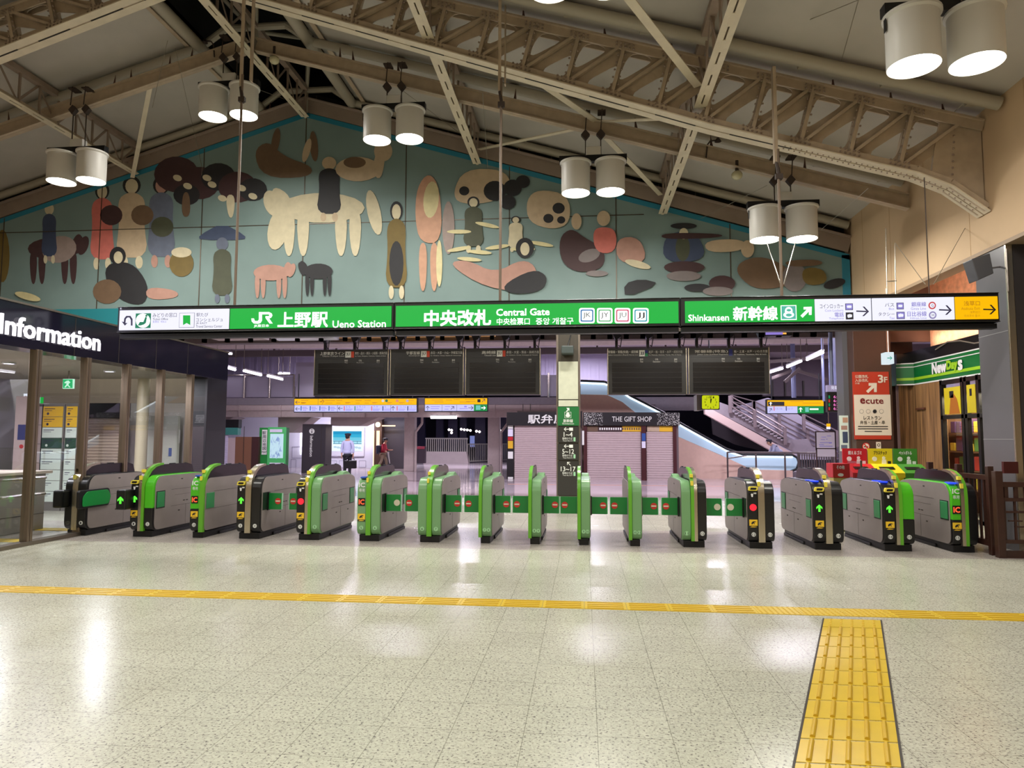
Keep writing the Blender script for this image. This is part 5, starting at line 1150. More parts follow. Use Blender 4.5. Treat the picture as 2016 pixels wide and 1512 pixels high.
# raised deck
DY = 31; dx0, dx1 = A(400,800,Y=DY).x-3, A(1384,800,Y=DY).x
t = thing('deck', 'raised concrete walkway deck crossing the concourse behind the boards', 'walkway', (0,DY,2.6)); z_ = lambda y: A(700,y,Y=DY).z
MB().box((dx0,DY,z_(797)), (dx1,DY+4,z_(783))).build('slab', concd, t)
k = MB().box((dx0,DY+.05,z_(821)), (A(1180,800,Y=DY).x,DY+.5,z_(797))); k.box((dx0,DY+.0,z_(808)), (A(1180,800,Y=DY).x,DY+.05,z_(806)))
for x in range(-18, 0, 2): k.box((x,DY-.01,z_(821)), (x+.05,DY+.05,z_(797)))
k.build('girder', girder, t)
for a, b, yt in ((432,478,740), (482,528,740), (532,577,740), (580,618,712), (1064,1095,740)): MB().box((A(a,760,Y=DY).x,DY+.1,z_(781)), (A(b,760,Y=DY).x,DY+.14,z_(yt))).build('screen_panel', mat('screen_metal', (160,154,170), .4, metal=.2), t)
k = MB()
for x in (431,480,530,578,1080): X = A(x,760,Y=DY).x; k.cyl((X,DY+.05,z_(783)), (X,DY+.05,z_(736)), .05, n=8)
k.tube([(A(431,760,Y=DY).x,DY+.05,z_(737)), (A(578,760,Y=DY).x,DY+.05,z_(737))], .03)
k.build('railing', rail_m, t)
MB().box((A(1290,800,Y=DY).x,DY-.02,z_(808)), (A(1384,800,Y=DY).x,DY+.3,z_(793))).build('edge_beam', concd, t)
k = MB()
for a, b in ((415,452), (540,606), (645,740)): 
    X0, X1 = A(a,830,Y=DY).x, A(b,830,Y=DY).x
    MB().prism([(X0,z_(821)), (X1,z_(821)), (X1-.9,z_(852 if a == 540 else 838)), (X0,z_(852 if a == 540 else 838))], 'Y', DY+.4, DY+1.6).build('haunch', conc, t)
for (x0, x1, lab) in ((795,815,'square concrete column under the deck with a white drain pipe'), (960,983,'square concrete column under the deck left of the bento shop'), (413,424,'concrete column under the deck beside the dark pier')):
    t = thing('column', lab, 'column', A(x0,930,Y=33)); X0, X1 = A(x0,900,Y=33).x, A(x1,900,Y=33).x
    MB().box((X0,33,0), (X1,33.5,2.7)).build('shaft', girder, t, bevel=.02)
    if x0 != 413: MB().tube([(X1+.1,32.9,0), (X1+.1,32.9,1.9), (X1+.4,32.9,2.3), (X1+.4,32.9,2.7)], .06, n=8).build('drain_pipe', girder, t)
# fluorescent tubes
Lt = lit('tube', (250,244,255), 7)
def tube_px(a, b, Y0, Y1, lab, pw=30, r=.045):
    p, q = A(*a, Y=Y0), A(*b, Y=Y1); t = thing('fluorescent_lamp', lab, 'lamp', p, 'fluorescent lamps of the concourse')
    MB().cyl(p, q, r, n=8).build('tube', Lt, t); d = Vector((0,0,r+.03)); MB().bar(p+d, q+d, .1, .05).build('fitting', white, t)
    if p.z > 3.4: MB().cyl(p+d, (p.x,p.y,6.12), .015, n=5).cyl(q+d, (q.x,q.y,6.12), .015, n=5).build('hanger', steel_d, t)
    c = (p+q)/2; L = (q-p).length; o = area('tube_light', (c.x, c.y, c.z-r-.02), L, .08, pw, (.9,.84,1)); v = (q-p).normalized(); o.rotation_euler = (0,0,math.atan2(v.y, v.x))
tube_px((427,719),(463,728),24.0,25.3,'first of the slanting tube row at upper left, nearest'); tube_px((480,730),(514,738.5),26.2,27.6,'second of the slanting tube row at upper left'); tube_px((527,740),(556,747),28.2,29.6,'third of the slanting tube row at upper left')
tube_px((430,694),(456,696.5),30,31,'small tube above the slanting row at upper left',15); tube_px((548,735.5),(570,737),33,33.5,'short faint tube left of the departure boards',10)
tube_px((1620,694),(1589,708),23.4,25,'nearest of the slanting tube row at upper right'); tube_px((1577,711),(1550,722.5),26,27.8,'middle one of the slanting tube row at upper right'); tube_px((1540,725.5),(1516,733),28.8,31,'farthest of the slanting tube row at upper right')
tube_px((560,831),(603,831),32.5,32.5,'tube under the deck over the station map',35); tube_px((685,822),(733,822),32.5,32.5,'upper tube under the deck over the poster window',35); tube_px((680,829),(728,829),34,34,'lower tube under the deck over the poster window',35); tube_px((848,821.5),(899,821.5),30.9,30.9,'tube under the deck beside the bento shop',35,.06)
# ground level behind, left to right
def blk(name, lab, cat, box, Y, dp, m_, part='body', grp=None):
    t = thing(name, lab, cat, A((box[0]+box[2])/2, box[3], Y=Y), grp); X0, X1 = A(box[0],880,Y=Y).x, A(box[2],880,Y=Y).x; xm = (box[0]+box[2])/2
    MB().box((X0,Y,max(0,A(xm,box[3],Y=Y).z)), (X1,Y+dp,A(xm,box[1],Y=Y).z)).build(part, m_, t); return t
t = thing('shutter', 'white ribbed shutter just right of the dark pier', 'shutter', A(430,920,Y=30)); shutter(A(408,900,Y=30).x, A(448,900,Y=30).x, 30, 0, A(430,856,Y=30).z, shl, t, .1)
MB().box((A(405,850,Y=30).x,29.9,A(430,856,Y=30).z), (A(470,850,Y=30).x,30.2,A(430,842,Y=30).z)).build('green_header', mat('header_teal', (60,130,120), .4), t); MB().box((A(422,830,Y=30).x,29.9,A(430,842,Y=30).z), (A(472,830,Y=30).x,30.2,A(430,826,Y=30).z)).build('dark_header', blackm, t)
blk('wall_pillar', 'narrow pale pillar with a bluish light strip right of the ribbed shutter', 'pillar', (448,862,463,935), 30, .3, mat('pillar_pale', (190,172,170), .5))
t = blk('service_door', 'brown wooden double door left of the station map', 'door', (463,860,495,935), 30, .1, mat('door_brown', (128,88,64), .5), 'leaf'); MB().box((A(479,900,Y=29.99).x-.01,29.985,.05), (A(479,900,Y=29.99).x+.01,30,2.1)).build('door_gap', dark, t)
blk('wall_pillar', 'maroon wall strip between the brown door and the green map', 'pillar', (495,860,509,935), 30, .3, mat('maroon_wall', (64,34,32), .5))
t = blk('map_board', 'green framed station area map, lit', 'map board', (510,842,563,932), 30.2, .3, mat('map_green', (30,140,56), .45), 'frame'); k = MB()
rpx(k, (527,841,563,930), mat('map_green_pale', (84,196,110), .45), 30.2, .02, .02)
for x, y, c in ((0,0,0),): pass
rpx(k, (516,846,526,895), wt, 30.2, .02, .03); rpx(k, (532,845,556,851), wh_l, 30.2, .02, .03); rpx(k, (532,854,558,902), lit('map_face', (195,225,240), 1.0), 30.2, .02, .03); rpx(k, (531,911,559,922), wh_l, 30.2, .02, .03)
for i, ch in enumerate('駅周辺地図'): tpx(k, ch, (517.5,849+i*7.6,524.5,855.5+i*7.6), ink_k, .01, Y=30.2, lift=.035)
tpx(k, 'MAP', (516,888,525.5,892), ink_k, .01, Y=30.2, lift=.035)
random.seed(5); mg = mat('map_lines', (140,170,200), .5, emit=.4, ecol=(150,175,205))
for i in range(30): x, y = random.uniform(534,553), random.uniform(857,897); spx(k, [(x,y),(x+.6,y),(x+random.uniform(-3,5),y+6),(x+random.uniform(-3,4)-.6,y+6)], mg, 30.2, .002, .034)
k.build('map_face', None, t)
struct(MB().box((A(405,880,Y=36).x,36,0), (A(752,880,Y=36).x,36.2,2.9)).build('wall_display', wh_l))
k = MB()
for x0, y0, x1, y1 in ((573,905,583,921), (642,907,663,920), (668,907,700,920), (707,907,720,920), (575,880,594,902), (648,892,716,901)): 
    X0, X1, Z0, Z1 = A(x0,900,Y=36).x, A(x1,900,Y=36).x, A(x0,y1,Y=36).z, A(x0,y0,Y=36).z
    k.box((X0,35.98,Z0), (X1,35.99,Z0+.02)).box((X0,35.98,Z1), (X1,35.99,Z1+.02)).box((X0,35.98,Z0), (X0+.02,35.99,Z1)).box((X1,35.98,Z0), (X1+.02,35.99,Z1))
struct(k.build('trim_6', mat('panel_line', (170,166,190), .5)))
t = thing('light_box', 'lit poster window with a turquoise sky and a bridge behind the man', 'poster', A(682,865,Y=35.95)); k = MB(); Yp = 35.9
rpx(k, (650,841,717,898), wh_l, Yp, .08); rpx(k, (654,845,714,888), lit('pale_sky', (225,245,250), 1.2), Yp, .01, .01)
for i, c in enumerate(((0,150,200), (40,175,215), (110,205,230), (170,225,240))): rpx(k, (656,849+i*6,712,855+i*6), lit('sky%d' % i, c, 1.0), Yp, .01, .015)
for y in (868,873): rpx(k, (656,y,712,y+1.2), lit('bridge', (90,150,190), .8), Yp, .01, .02)
for x in range(658,712,9): rpx(k, (x,868,x+1,874), MATS['lit_bridge'], Yp, .01, .021)
for i in range(9): spx(k, circ(660+i*6,880+(i % 3),3.5,ry=2.2,n=8), lit('blossom', (190,215,235), 1.0), Yp, .01, .02)
k.build('lit_face', None, t)
t = thing('info_pillar', 'dark square pillar with a white i mark and the word Information written downwards', 'pillar', A(617,935,Y=30.6)); Yi = 30.6
X0, X1, X2 = A(594,900,Y=Yi).x, A(631,900,Y=Yi).x, A(640,900,Y=Yi).x; MB().box((X0,Yi,.0), (X2,Yi+.8,A(617,835,Y=Yi).z)).build('shaft', mat('pillar_dark', (52,48,54), .4), t); MB().box((X1,Yi-.005,.0), (X1+.02,Yi,2.2)).build('edge', dark, t)
k = MB(); spx(k, circ(614,849,5.3), wt, Yi, .004, .005); rpx(k, (613.2,848,615,853), MATS['pillar_dark'], Yi, .003, .009); rpx(k, (613.2,845,615,846.8), MATS['pillar_dark'], Yi, .003, .009)
vs, fs = glyphs('Information', .02); za_, zb2 = A(612,858,Y=Yi).z, A(612,899,Y=Yi).z; xa_, xb_ = A(610,880,Y=Yi).x, A(616,880,Y=Yi).x
k.add([(xa_+(xb_-xa_)*v, Yi-.008, za_+(zb2-za_)*u) for u, v in vs], fs, wt); k.build('lettering', None, t)
tag(MB().box((A(592,880,Y=35.9).x,35.86,.7), (A(593.5,880,Y=35.9).x,35.9,2.3)).build('light_strip', Lt), 'upright white light strip left of the dark information pillar', 'light strip')
t = thing('shop_post', 'dark brown post with a round lamp and a lit vertical sign', 'post', A(743,925,Y=35)); MB().box((A(736,880,Y=35).x,35,0), (A(751,880,Y=35).x,35.4,2.7)).build('shaft', mat('post_brown', (60,38,28), .5), t)
p = A(744,836,Y=34.9); MB().ball(p, .13, n=14).build('round_lamp', lit('warm_lamp', (255,225,190), 4), t, smooth=True); k = MB(); rpx(k, (741,848,747,882), lit('warm_sign', (255,215,170), 2), 34.95, .03); k.build('lit_sign', None, t); k = MB(); rpx(k, (752,837,778,839.5), lit('warm_sign', (255,215,170), 2), 34.95, .03); rpx(k, (734.5,848,736,924), MATS['lit_warm_sign'], 34.95, .03); k.build('lit_edge', None, t)
area('warm_wall_light', (A(744,850,Y=34).x,34.2,2.3), .4, .4, 20, (1,.7,.45))
struct(MB().box((A(752,880,Y=35.5).x,35.5,0), (A(796,880,Y=35.5).x,35.7,2.9)).build('wall_grey', dgrey)); 
# dark opening behind the railing
npur = mat('night_purple', (52,50,84), .5); 
k = MB(); Yd = 52
for x0, x1 in ((818,836), (858,872), (882,900), (905,918), (935,955), (985,1000)): k.box((A(x0,880,Y=Yd).x,Yd,0), (A(x1,880,Y=Yd).x,Yd+.4,3.4))
struct(k.build('pillar', npur))
for i, (x0, x1) in enumerate(((826,834), (862,866), (884,889), (908,913), (925,934), (972,979))): 
    k = MB(); rpx(k, (x0,858,x1,880), lit('far_pale', (120,130,190), .9), 54, .1); tag(k.build('lit_panel', None), f'distant bluish lit panel {["beside the left concrete column","over the left end of the railing","over the middle of the railing","over the right end of the railing","between the railing and the right column","right of the second concrete column"][i]}', 'light')
for i, (x, y) in enumerate(((884,846), (889,847), (908,845), (914,846), (920,846.5), (926,847.5), (938,849), (944,850), (889,852), (985,848))):
    p = A(x, y, Y=50); t = tag(MB().ball(p, .09, n=8).build('distant_lamp', lit('spot', (255,235,235), 5), smooth=True), 'tiny bright lamp far in the dark platform area', 'lamp', 'far lamps over the dark platforms')
t = thing('planter_wall', 'low concrete wall with a steel railing in front of the dark platforms', 'wall', A(857,912,Y=38)); Yw = 44
MB().prism([(A(833,905,Y=Yw).x,0), (A(838,905,Y=Yw).x,A(857,889,Y=Yw).z), (A(918,905,Y=Yw).x,A(857,889,Y=Yw).z), (A(922,905,Y=Yw).x,0)], 'Y', Yw, Yw+.6).build('base', conc, t)
k = MB(); zt, zb3 = A(857,863,Y=Yw).z, A(857,889,Y=Yw).z
for i in range(21): x = A(838+i*4,870,Y=Yw).x; k.box((x-.03,Yw+.2,zb3), (x+.03,Yw+.26,zt))
k.box((A(836,870,Y=Yw).x,Yw+.18,zt-.05), (A(920,870,Y=Yw).x,Yw+.28,zt+.03)); k.build('railing', mat('rail_beige', (168,164,156), .5), t)
t = thing('barrier_fence', 'grey barred fence running back beside the second concrete column', 'fence', A(930,900,Y=36.5)); k = MB(); a, b = A(921,903,Y=44.5), A(1004,893,Y=48)
for i in range(26): x = a.x+(b.x-a.x)*i/25; y = 44.5+i*.16; k.box((x-.02,y,.05), (x+.02,y+.04,1.2))
k.bar((a.x,44.5,1.2), (b.x,48.5,1.2), .07, .06).bar((a.x,44.5,.1), (b.x,48.5,.1), .05, .05); k.build('bars', mat('rail_beige', (168,164,156), .5), t)
t = thing('trolley', 'dark red cart behind the left concrete column', 'cart', A(827,912,Y=38)); k = MB(); rpx(k, (822,880,836,912), mat('cart_dark', (40,26,36), .5), 38, .4); rpx(k, (820,879,836,884), mat('cart_red', (120,34,50), .5), 38, .4, .02); k.cyl(A(822,877,Y=38), A(822,912,Y=38), .02); k.build('body', None, t)
# shops
KY = 27.6
def kiosk(x0, x1, lab, yh=812):
    t = thing('shop_kiosk', lab, 'shop', A((x0+x1)/2,942,Y=KY)); X0, X1 = A(x0,880,Y=KY).x, A(x1,880,Y=KY).x
    zt, zm = A((x0+x1)/2,yh,Y=KY).z, A((x0+x1)/2,838,Y=KY).z
    MB().box((X0+.03,KY+.05,0), (X1-.03,KY+1.4,zt-.02)).build('shop_body', mat('kiosk_body', (120,104,104), .6), t); return t, X0, X1, zt, zm
t, X0, X1, zt, zm = kiosk(998, 1147, 'closed bento kiosk left of the sign column'); hb = mat('header_black', (22,19,23), .45)
MB().box((X0,KY-.12,zm), (X1,KY+.05,zt)).build('header', hb, t); k = MB(); tpx(k, '駅弁屋', (1039,816,1114,834), wt, .02, Y=KY-.12); k.build('lettering', None, t)
shutter(A(1013,900,Y=KY).x, X1-.1, KY, 0, zm, shc, t); MB().box((X0,KY-.02,0), (A(1011,900,Y=KY).x,KY+.06,zm)).build('jamb', hb, t)
k = MB()
for y0, y1, c in ((838,844,wt), (845,859,wh_l), (860,867,bin_r), (868,883,npy), (889,903,wt), (939,943,wt)): rpx(k, (1000,y0,1010,y1), c, KY-.02, .004, .006)
k.build('notice', None, t)
k = MB().box((X0+.4,KY+.1,zt), (X1,KY+.4,zt+.06)).box((X0+.6,KY+.2,zt+.06), (X0+.63,KY+.3,zt+.35)).box((X0+.9,KY+.2,zt+.06), (X0+.93,KY+.3,zt+.35)); k.build('roof_fitting', hook, t)
t, X0, X1, zt, zm = kiosk(1148, 1338, 'closed shop kiosk with the header THE GIFT SHOP')
MB().box((X0,KY-.12,zm), (X1,KY+.05,zt)).build('header', hb, t); k = MB(); tpx(k, 'THE GIFT SHOP', (1205,820,1283,830), wt, .0, Y=KY-.12)
random.seed(9)
for i in range(520):
    L = random.random() < .5; x = (1150+36*random.random()**1.4) if L else (1337-44*random.random()**1.4); y = random.uniform(812.5,837); rpx(k, (x,y,x+.8,y+.9), wt, KY-.12, .002, .003)
k.build('lettering', None, t)
mar = mat('post_maroon', (68,26,30), .4)
MB().box((A(1149,900,Y=KY).x,KY-.06,0), (A(1156,900,Y=KY).x,KY+.06,zm)).build('jamb', mar, t); MB().box((A(1262.5,900,Y=KY).x,KY-.08,0), (A(1272,900,Y=KY).x,KY+.06,zm)).build('jamb', mar, t); MB().box((A(1325,900,Y=KY).x,KY-.06,0), (A(1332,900,Y=KY).x,KY+.06,zm)).build('jamb', mar, t)
za_ = A(1200,850,Y=KY).z; shutter(A(1156,900,Y=KY).x, A(1262,900,Y=KY).x, KY, 0, za_, shc, t, .09); shutter(A(1273,900,Y=KY).x, A(1325,900,Y=KY).x, KY, 0, za_, shc, t, .09)
k = MB()
for x0, x1, c in ((1156,1177,mc['brown']), (1177,1225,mc['maroon']), (1225,1262,npy), (1274,1298,mc['sand']), (1298,1325,npy)): rpx(k, (x0,839,x1,849.5), c, KY, .02, .02)
for i in range(18): x = 1180+i*4.5; rpx(k, (x,842,x+2.6,846.5), wt if i < 10 else mc['brown'], KY, .003, .024)
k.build('banner_strip', None, t)
k = MB(); rpx(k, (1263.5,853,1271,868), mat('sticker_blue', (40,80,150), .5), KY-.08, .004, .004); rpx(k, (1263.5,869,1271,882), wh_l, KY-.08, .004, .004); rpx(k, (1146,848,1150,876), wt, KY-.08, .004, .01); k.build('notice', None, t)
# escalator
EY = 29.2; t = thing('escalator', 'escalator with pale lit glass sides rising left behind the gift shop', 'escalator', A(1545,938,Y=EY)); top = [(1143,751),(1190,753),(1215,763),(1240,780),(1305,813),(1340,835),(1430,885),(1462,896),(1560,897)]; bot = [(1560,926),(1480,924),(1440,905),(1332,858),(1250,811),(1225,791),(1195,777),(1143,776)]
egl = mat('frosted_glass', (176,200,214), .15, emit=.28, ecol=(170,205,235));  # faint emission puts the light on the escalator glass into its colour
def epoly(pts, Y_): return [(A(x,y,Y=EY).x, A(x,y,Y=EY).z) for x, y in pts]
for i, Y_ in enumerate((EY, EY+1.0)):
    g = MB(); T = epoly(top, 0); Bq = epoly(bot[::-1], 0); full = T+epoly([(1567,901),(1570,910),(1567,921)],0)+epoly(bot,0)
    zt2 = T
    def at_x(pl, X):
        return interp(pl, X)
    xs_ = sorted(set([p[0] for p in T]+[p[0] for p in Bq]))
    for a, b in zip(xs_, xs_[1:]): g.prism([(a,at_x(Bq,a)), (b,at_x(Bq,b)), (b,at_x(T,b)), (a,at_x(T,a))], 'Y', Y_, Y_+.02)
    g.prism([T[-1], epoly([(1567,901)],0)[0], epoly([(1570,910)],0)[0], epoly([(1567,921)],0)[0], Bq[-1]], 'Y', Y_, Y_+.02)
    g.build('glass_side', egl, t)
    hr = MB(); pts = [(x, Y_+.01, z+.03) for x, z in T]+[(x+.03, Y_+.01, z) for x, z in epoly([(1568,901),(1572,911),(1568,923),(1555,928)],0)]
    hr.tube(pts, .05, n=8).build('handrail', blackm, t)
    MB().tube([(x, Y_-.02, z-.06) for x, z in T[:-1]]+[(T[-1][0], Y_-.02, T[-1][1]-.06)], .03, n=6).build('light_strip', lit('led', (235,245,255), 3.5), t)
Bq = epoly(bot[::-1], 0); xs_ = [p[0] for p in Bq]; g = MB()
for a, b in zip(xs_, xs_[1:]): g.prism([(a,0 if a < 60 else 0), (b,0), (b,max(.02,interp(Bq,b)-.01)), (a,max(.02,interp(Bq,a)-.01))], 'Y', EY-.04, EY+1.1)
g.build('cladding', mat('escalator_cladding', (222,190,172), .45, var=.04), t)
g = MB()
for i in range(30): f0, f1 = i/30, (i+1)/30; p, q = Vector((T[4][0],0,interp(Bq,T[4][0])+.2)), Vector((T[6][0],0,interp(Bq,T[6][0])+.15)); a = p.lerp(q,f0); b = p.lerp(q,f1); g.box((a.x,EY+.1,b.z-.1), (b.x,EY+.95,b.z+.05))
g.build('steps', dgrey, t)
# stair railing in front
t = thing('barrier_rail', 'steel barrier railing in front of the escalator foot', 'railing', A(1540,942,Y=28.4)); k = MB(); Yr = 28.4
for x in (1432,1488,1545,1571,1640): p = A(x,890,Y=Yr); k.cyl((p.x,Yr,0), (p.x,Yr,p.z), .035, n=8)
a, b = A(1432,890,Y=Yr), A(1640,892,Y=Yr); k.tube([a, b], .035).tube([a-Vector((0,0,.25)), A(1470,897,Y=Yr)], .025)
k.build('frame_rail', mat('rail_dark', (90,80,78), .4, metal=.5), t); k = MB()
for i in range(14): p = A(1574+i*4.8,893,Y=Yr); k.box((p.x-.02,Yr-.02,.1), (p.x+.02,Yr+.02,p.z-.02))
k.build('bars', mat('rail_dark', (90,80,78), .4, metal=.5), t)
# stairs
STY = 35.4; t = thing('staircase', 'wide staircase with steel rails climbing left behind the escalator', 'stairs', A(1520,900,Y=STY)); pinks = mat('stringer_pink', (206,182,174), .5)
def sp(pts, m_, Y_, th): 
    k = MB(); k.prism([(A(x,y,Y=Y_).x, A(x,y,Y=Y_).z) for x, y in pts], 'Y', Y_, Y_+th); return k
sp([(1388,806),(1402,806),(1568,896),(1535,896),(1388,815)], 0, STY, .4).build('stringer', pinks, t)
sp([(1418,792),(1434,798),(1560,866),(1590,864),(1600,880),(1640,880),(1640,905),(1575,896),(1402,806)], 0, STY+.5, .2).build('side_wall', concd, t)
sp([(1400,812),(1404,855),(1450,876),(1524,893)], 0, STY+3, .2).build('stair_shade', mat('void_purple', (34,26,32), .8), t)  # dark sheet standing in for the black shade beneath the stairs
sp([(1512,783),(1530,790),(1650,865),(1650,905),(1560,905),(1450,800)], 0, STY+2.6, .2).build('back_wall', mat('stair_wall', (168,160,176), .6), t)
k = MB()
def rails(x0, y0, x1, y1, Y_, posts, offs):
    for o_ in offs: k.tube([A(x0,y0+o_,Y=Y_), A(x1,y1+o_,Y=Y_)], .035, n=6)
    for u in posts: x = x0+(x1-x0)*u; y = y0+(y1-y0)*u; p = A(x,y,Y=Y_); q = A(x,y+max(offs)+14,Y=Y_); k.box((p.x-.08,Y_-.04,q.z), (p.x+.08,Y_+.04,p.z))
rails(1437,779,1545,842,STY+.4,(0,.45,1),(0,10,20)); rails(1440,778,1484,790,STY+2.4,(0,.99),(0,12,22)); rails(1485,790,1660,880,STY+2.4,(0,.28,.6,.9),(0,9,18,27)); rails(1582,816,1655,852,STY+2,(0,.9),(0,9,18))
k.build('railing', mat('rail_taupe', (132,118,120), .4, metal=.4), t)
g = MB()
for i in range(16): p = A(1440+i*7,806+i*4,Y=STY+.3); g.box((p.x,STY+.4,p.z-.15), (p.x+.32,STY+2.5,p.z))
g.build('steps', concd, t)
# hall beyond on the upper right
k = MB(); Yz = 39.6
struct(MB().box((A(1500,700,Y=Yz).x,Yz,A(1550,780,Y=Yz).z), (15.8,Yz+.2,6.2)).build('wall_grey_panels', mat('panels_grey', (96,84,92), .7, var=.05)))
for i, x in enumerate((1521,1546,1582,1614,1640)): p = A(x,755,Y=Yz-.1); tag(MB().box((p.x-.04,Yz-.12,A(x,780,Y=Yz).z), (p.x+.04,Yz,A(x,750,Y=Yz).z)).build('wall_post', dark), f'thin dark post on the grey wall beyond the stairs, {["first","second","third","fourth","fifth"][i]} from the left', 'post')
for x, y0, y1, w, lab in ((1563,690,783,.16,'pale blue steel post beyond the right boards'), (1622,700,790,.07,'thin steel post left of the timetable'), (1640,680,758,.2,'blue painted post behind the timetable')):
    p = A(x,y0,Y=24 if x > 1600 else 30); q = A(x,y1,Y=24 if x > 1600 else 30); t = thing('steel_post', lab, 'post', q); MB().cyl(q, (q.x,q.y,6.1), w*.6, n=8).build('shaft', mat('post_blue', (110,116,150), .4), t)
for a, b, Y_, lab in (((1518,745),(1563,728),30,'left raking roof bar above the stairs'), ((1563,728),(1630,748),30,'right raking roof bar above the stairs'), ((1516,712),(1640,702),27,'upper roof bar above the stairs'), ((1545,752),(1575,725),29,'thin diagonal strut above the stairs')):
    t = thing('roof_strut', lab, 'strut', A(*a,Y=Y_)); MB().bar(A(*a,Y=Y_), A(*b,Y=Y_), .1, .12).build('bar', beam_d, t)
# yellow direction signs
def ysign(x0, x1, y0, ym, y1, Y_, lab, cells, right_green=None):
    t = thing('direction_sign', lab, 'sign', A((x0+x1)/2,y1,Y=Y_), 'yellow and white lit direction signs'); k = MB(); rpx(k, (x0-1,y0-2,x1+1,y1+1.5), black, Y_, .2, -.01); k.build('housing', None, t)
    k = MB(); rpx(k, (x0,y0,x1,ym), L_yel, Y_, .02); rpx(k, (x0,ym+.5,x1,y1), lit('sign_lilac', (205,205,255), 1.0), Y_, .02)
    if right_green: rpx(k, (right_green,ym+.5,x1,y1), lit('sign_green', (30,150,80), .9), Y_, .02, .004)
    k.build('lit_face', None, t); k = MB()
    for c in cells: c(k)
    k.build('lettering', None, t)
    hg = MB(); 
    for x in (x0+8, x1-8): p = A(x,y0,Y=Y_+.05); hg.cyl(p, (p.x,p.y,A(x,y0,Y=Y_).z+.9), .02, n=6)
    hg.build('hanger', blackm, t)
Y24 = 24.0
def ln(x, y, w, h=1.1, m_=None): return lambda k: rpx(k, (x,y,x+w,y+h), m_ or inkp, Y24, .002, .006)
def ar(x, y, r, a): return lambda k: arrow(k, x, y, r, ink, Y24, a, w=.1)
def bar_(x, c): return lambda k: rpx(k, (x,799.5,x+1.8,808.5), lit('c%d%d%d' % c, c, .8), Y24, .002, .006)
def tt(s_, x0, x1, y0=799, y1=803): return lambda k: tpx(k, s_, (x0,y0,x1,y1), inkp, .0, Y=Y24)
cells = [ar(586,792,4.5,180), ar(586,805,4.5,180), ar(670,804,4.5,180), ar(774,804,4.5,-90), ln(626,785,.5,12,ink), ln(664,798,.6,13,ink), ln(769,798,.6,13,ink),
   lambda k: spx(k, [(629,790),(632,793),(635,786),(639,789),(636,794),(633,797),(634,795),(636,791),(635,789)], ink_y, Y24, .002, .006)]
for x, w in ((593,14), (593,10), (640,20), (662,12), (680,10), (700,12), (718,12), (733,10), (762,10), (786,10), (803,12)): cells += [ln(x,788+ (4 if w == 10 else 0),w,1,ink_y), ln(x,793,w*.7,1,ink_y)]
for x, y, c in ((754,789,(235,225,225)), (761,789,(60,120,90)), (782,789,(235,150,130)), (802,789,(200,180,210))): cells.append((lambda x, y, c: lambda k: spx(k, circ(x,y,2.8,n=12), lit('r%d%d%d' % c, c, .9), Y24, .002, .006))(x, y, c))
for x in (592,610,629,647): cells += [bar_(x,(50,110,190)), ln(x+3,801,9), ln(x+3,804,11), ln(x+4,807,7)]
for x, s_, c in ((677,'5·6',(240,120,150)), (698,'6·9-12',(60,150,110)), (731,'7-9',(240,120,150)), (753,'8',(40,70,150)), (781,'13-16',(240,120,150)), (802,'16·17',(50,60,130))): cells += [bar_(x,c), tt(s_, x+4, x+4+2.9*len(s_)), ln(x+3,805,14,1), ln(x+3,807.5,12,1)]
ysign(579.5, 820, 785, 797, 810.5, Y24, 'long yellow over white direction sign under the left departure boards', cells)
cells = [ar(842,803.5,4.5,-90), ar(891,803,4.5,-45), ar(927,803,5,0), ar(952,788.5,4.5,-45), ln(870,797,.5,12,ink), ln(899,797,.5,12,ink), ln(848,800,18), ln(848,804,16), ln(876,800,10), ln(875,805,8), ln(905,804,16), ln(914,799,5,3)]+[ln(x,y,w,1,ink_y) for x, y, w in ((850,787,22), (878,787,12), (893,786,12), (915,786,20), (855,791,18), (905,791,20), (918,790,18))]+[lambda k: rpx(k, (940,786,946,792), ink_k, Y24, .002, .006), lambda k: arrow(k, 952, 803, 4.5, L_txt, Y24, 0, lift=.02, w=.2), lambda k: rpx(k, (937,798,946,807), lit('sign_aqua', (120,210,200), .9), Y24, .002, .016)]
ysign(836.5, 959, 784, 796, 809, Y24, 'short yellow over white direction sign with a green right end, left of the bento kiosk', cells, 933)
cells = [lambda k: rpx(k, (1512,791,1544,799), ink_k, Y24, .002, .012), lambda k: arrow(k, 1517, 795, 3.5, L_txt, Y24, -90, lift=.02, w=.2), ln(1524,793,8,1.2,L_txt), ln(1524,796,14,1,L_txt), ln(1556,790,26,1,ink_y), ln(1580,793,36,1,ink_y), ar(1517,807,4,-60), bar_(1523,(240,120,150)), bar_(1547,(50,60,130)), tt('13-16',1527,1540,803,806.5), tt('16·17',1551,1561,803,806.5), lambda k: arrow(k, 1576, 806.5, 4.5, L_txt, Y24, -90, lift=.02, w=.18), lambda k: rpx(k, (1585,802,1592,811), lit('sign_aqua', (120,210,200), .9), Y24, .002, .016), lambda k: rpx(k, (1594,804,1611,807), L_txt, Y24, .002, .016)]
ysign(1511, 1621.5, 788, 799.5, 813.5, Y24, 'yellow over white and green direction sign in front of the stairs', cells, 1570)
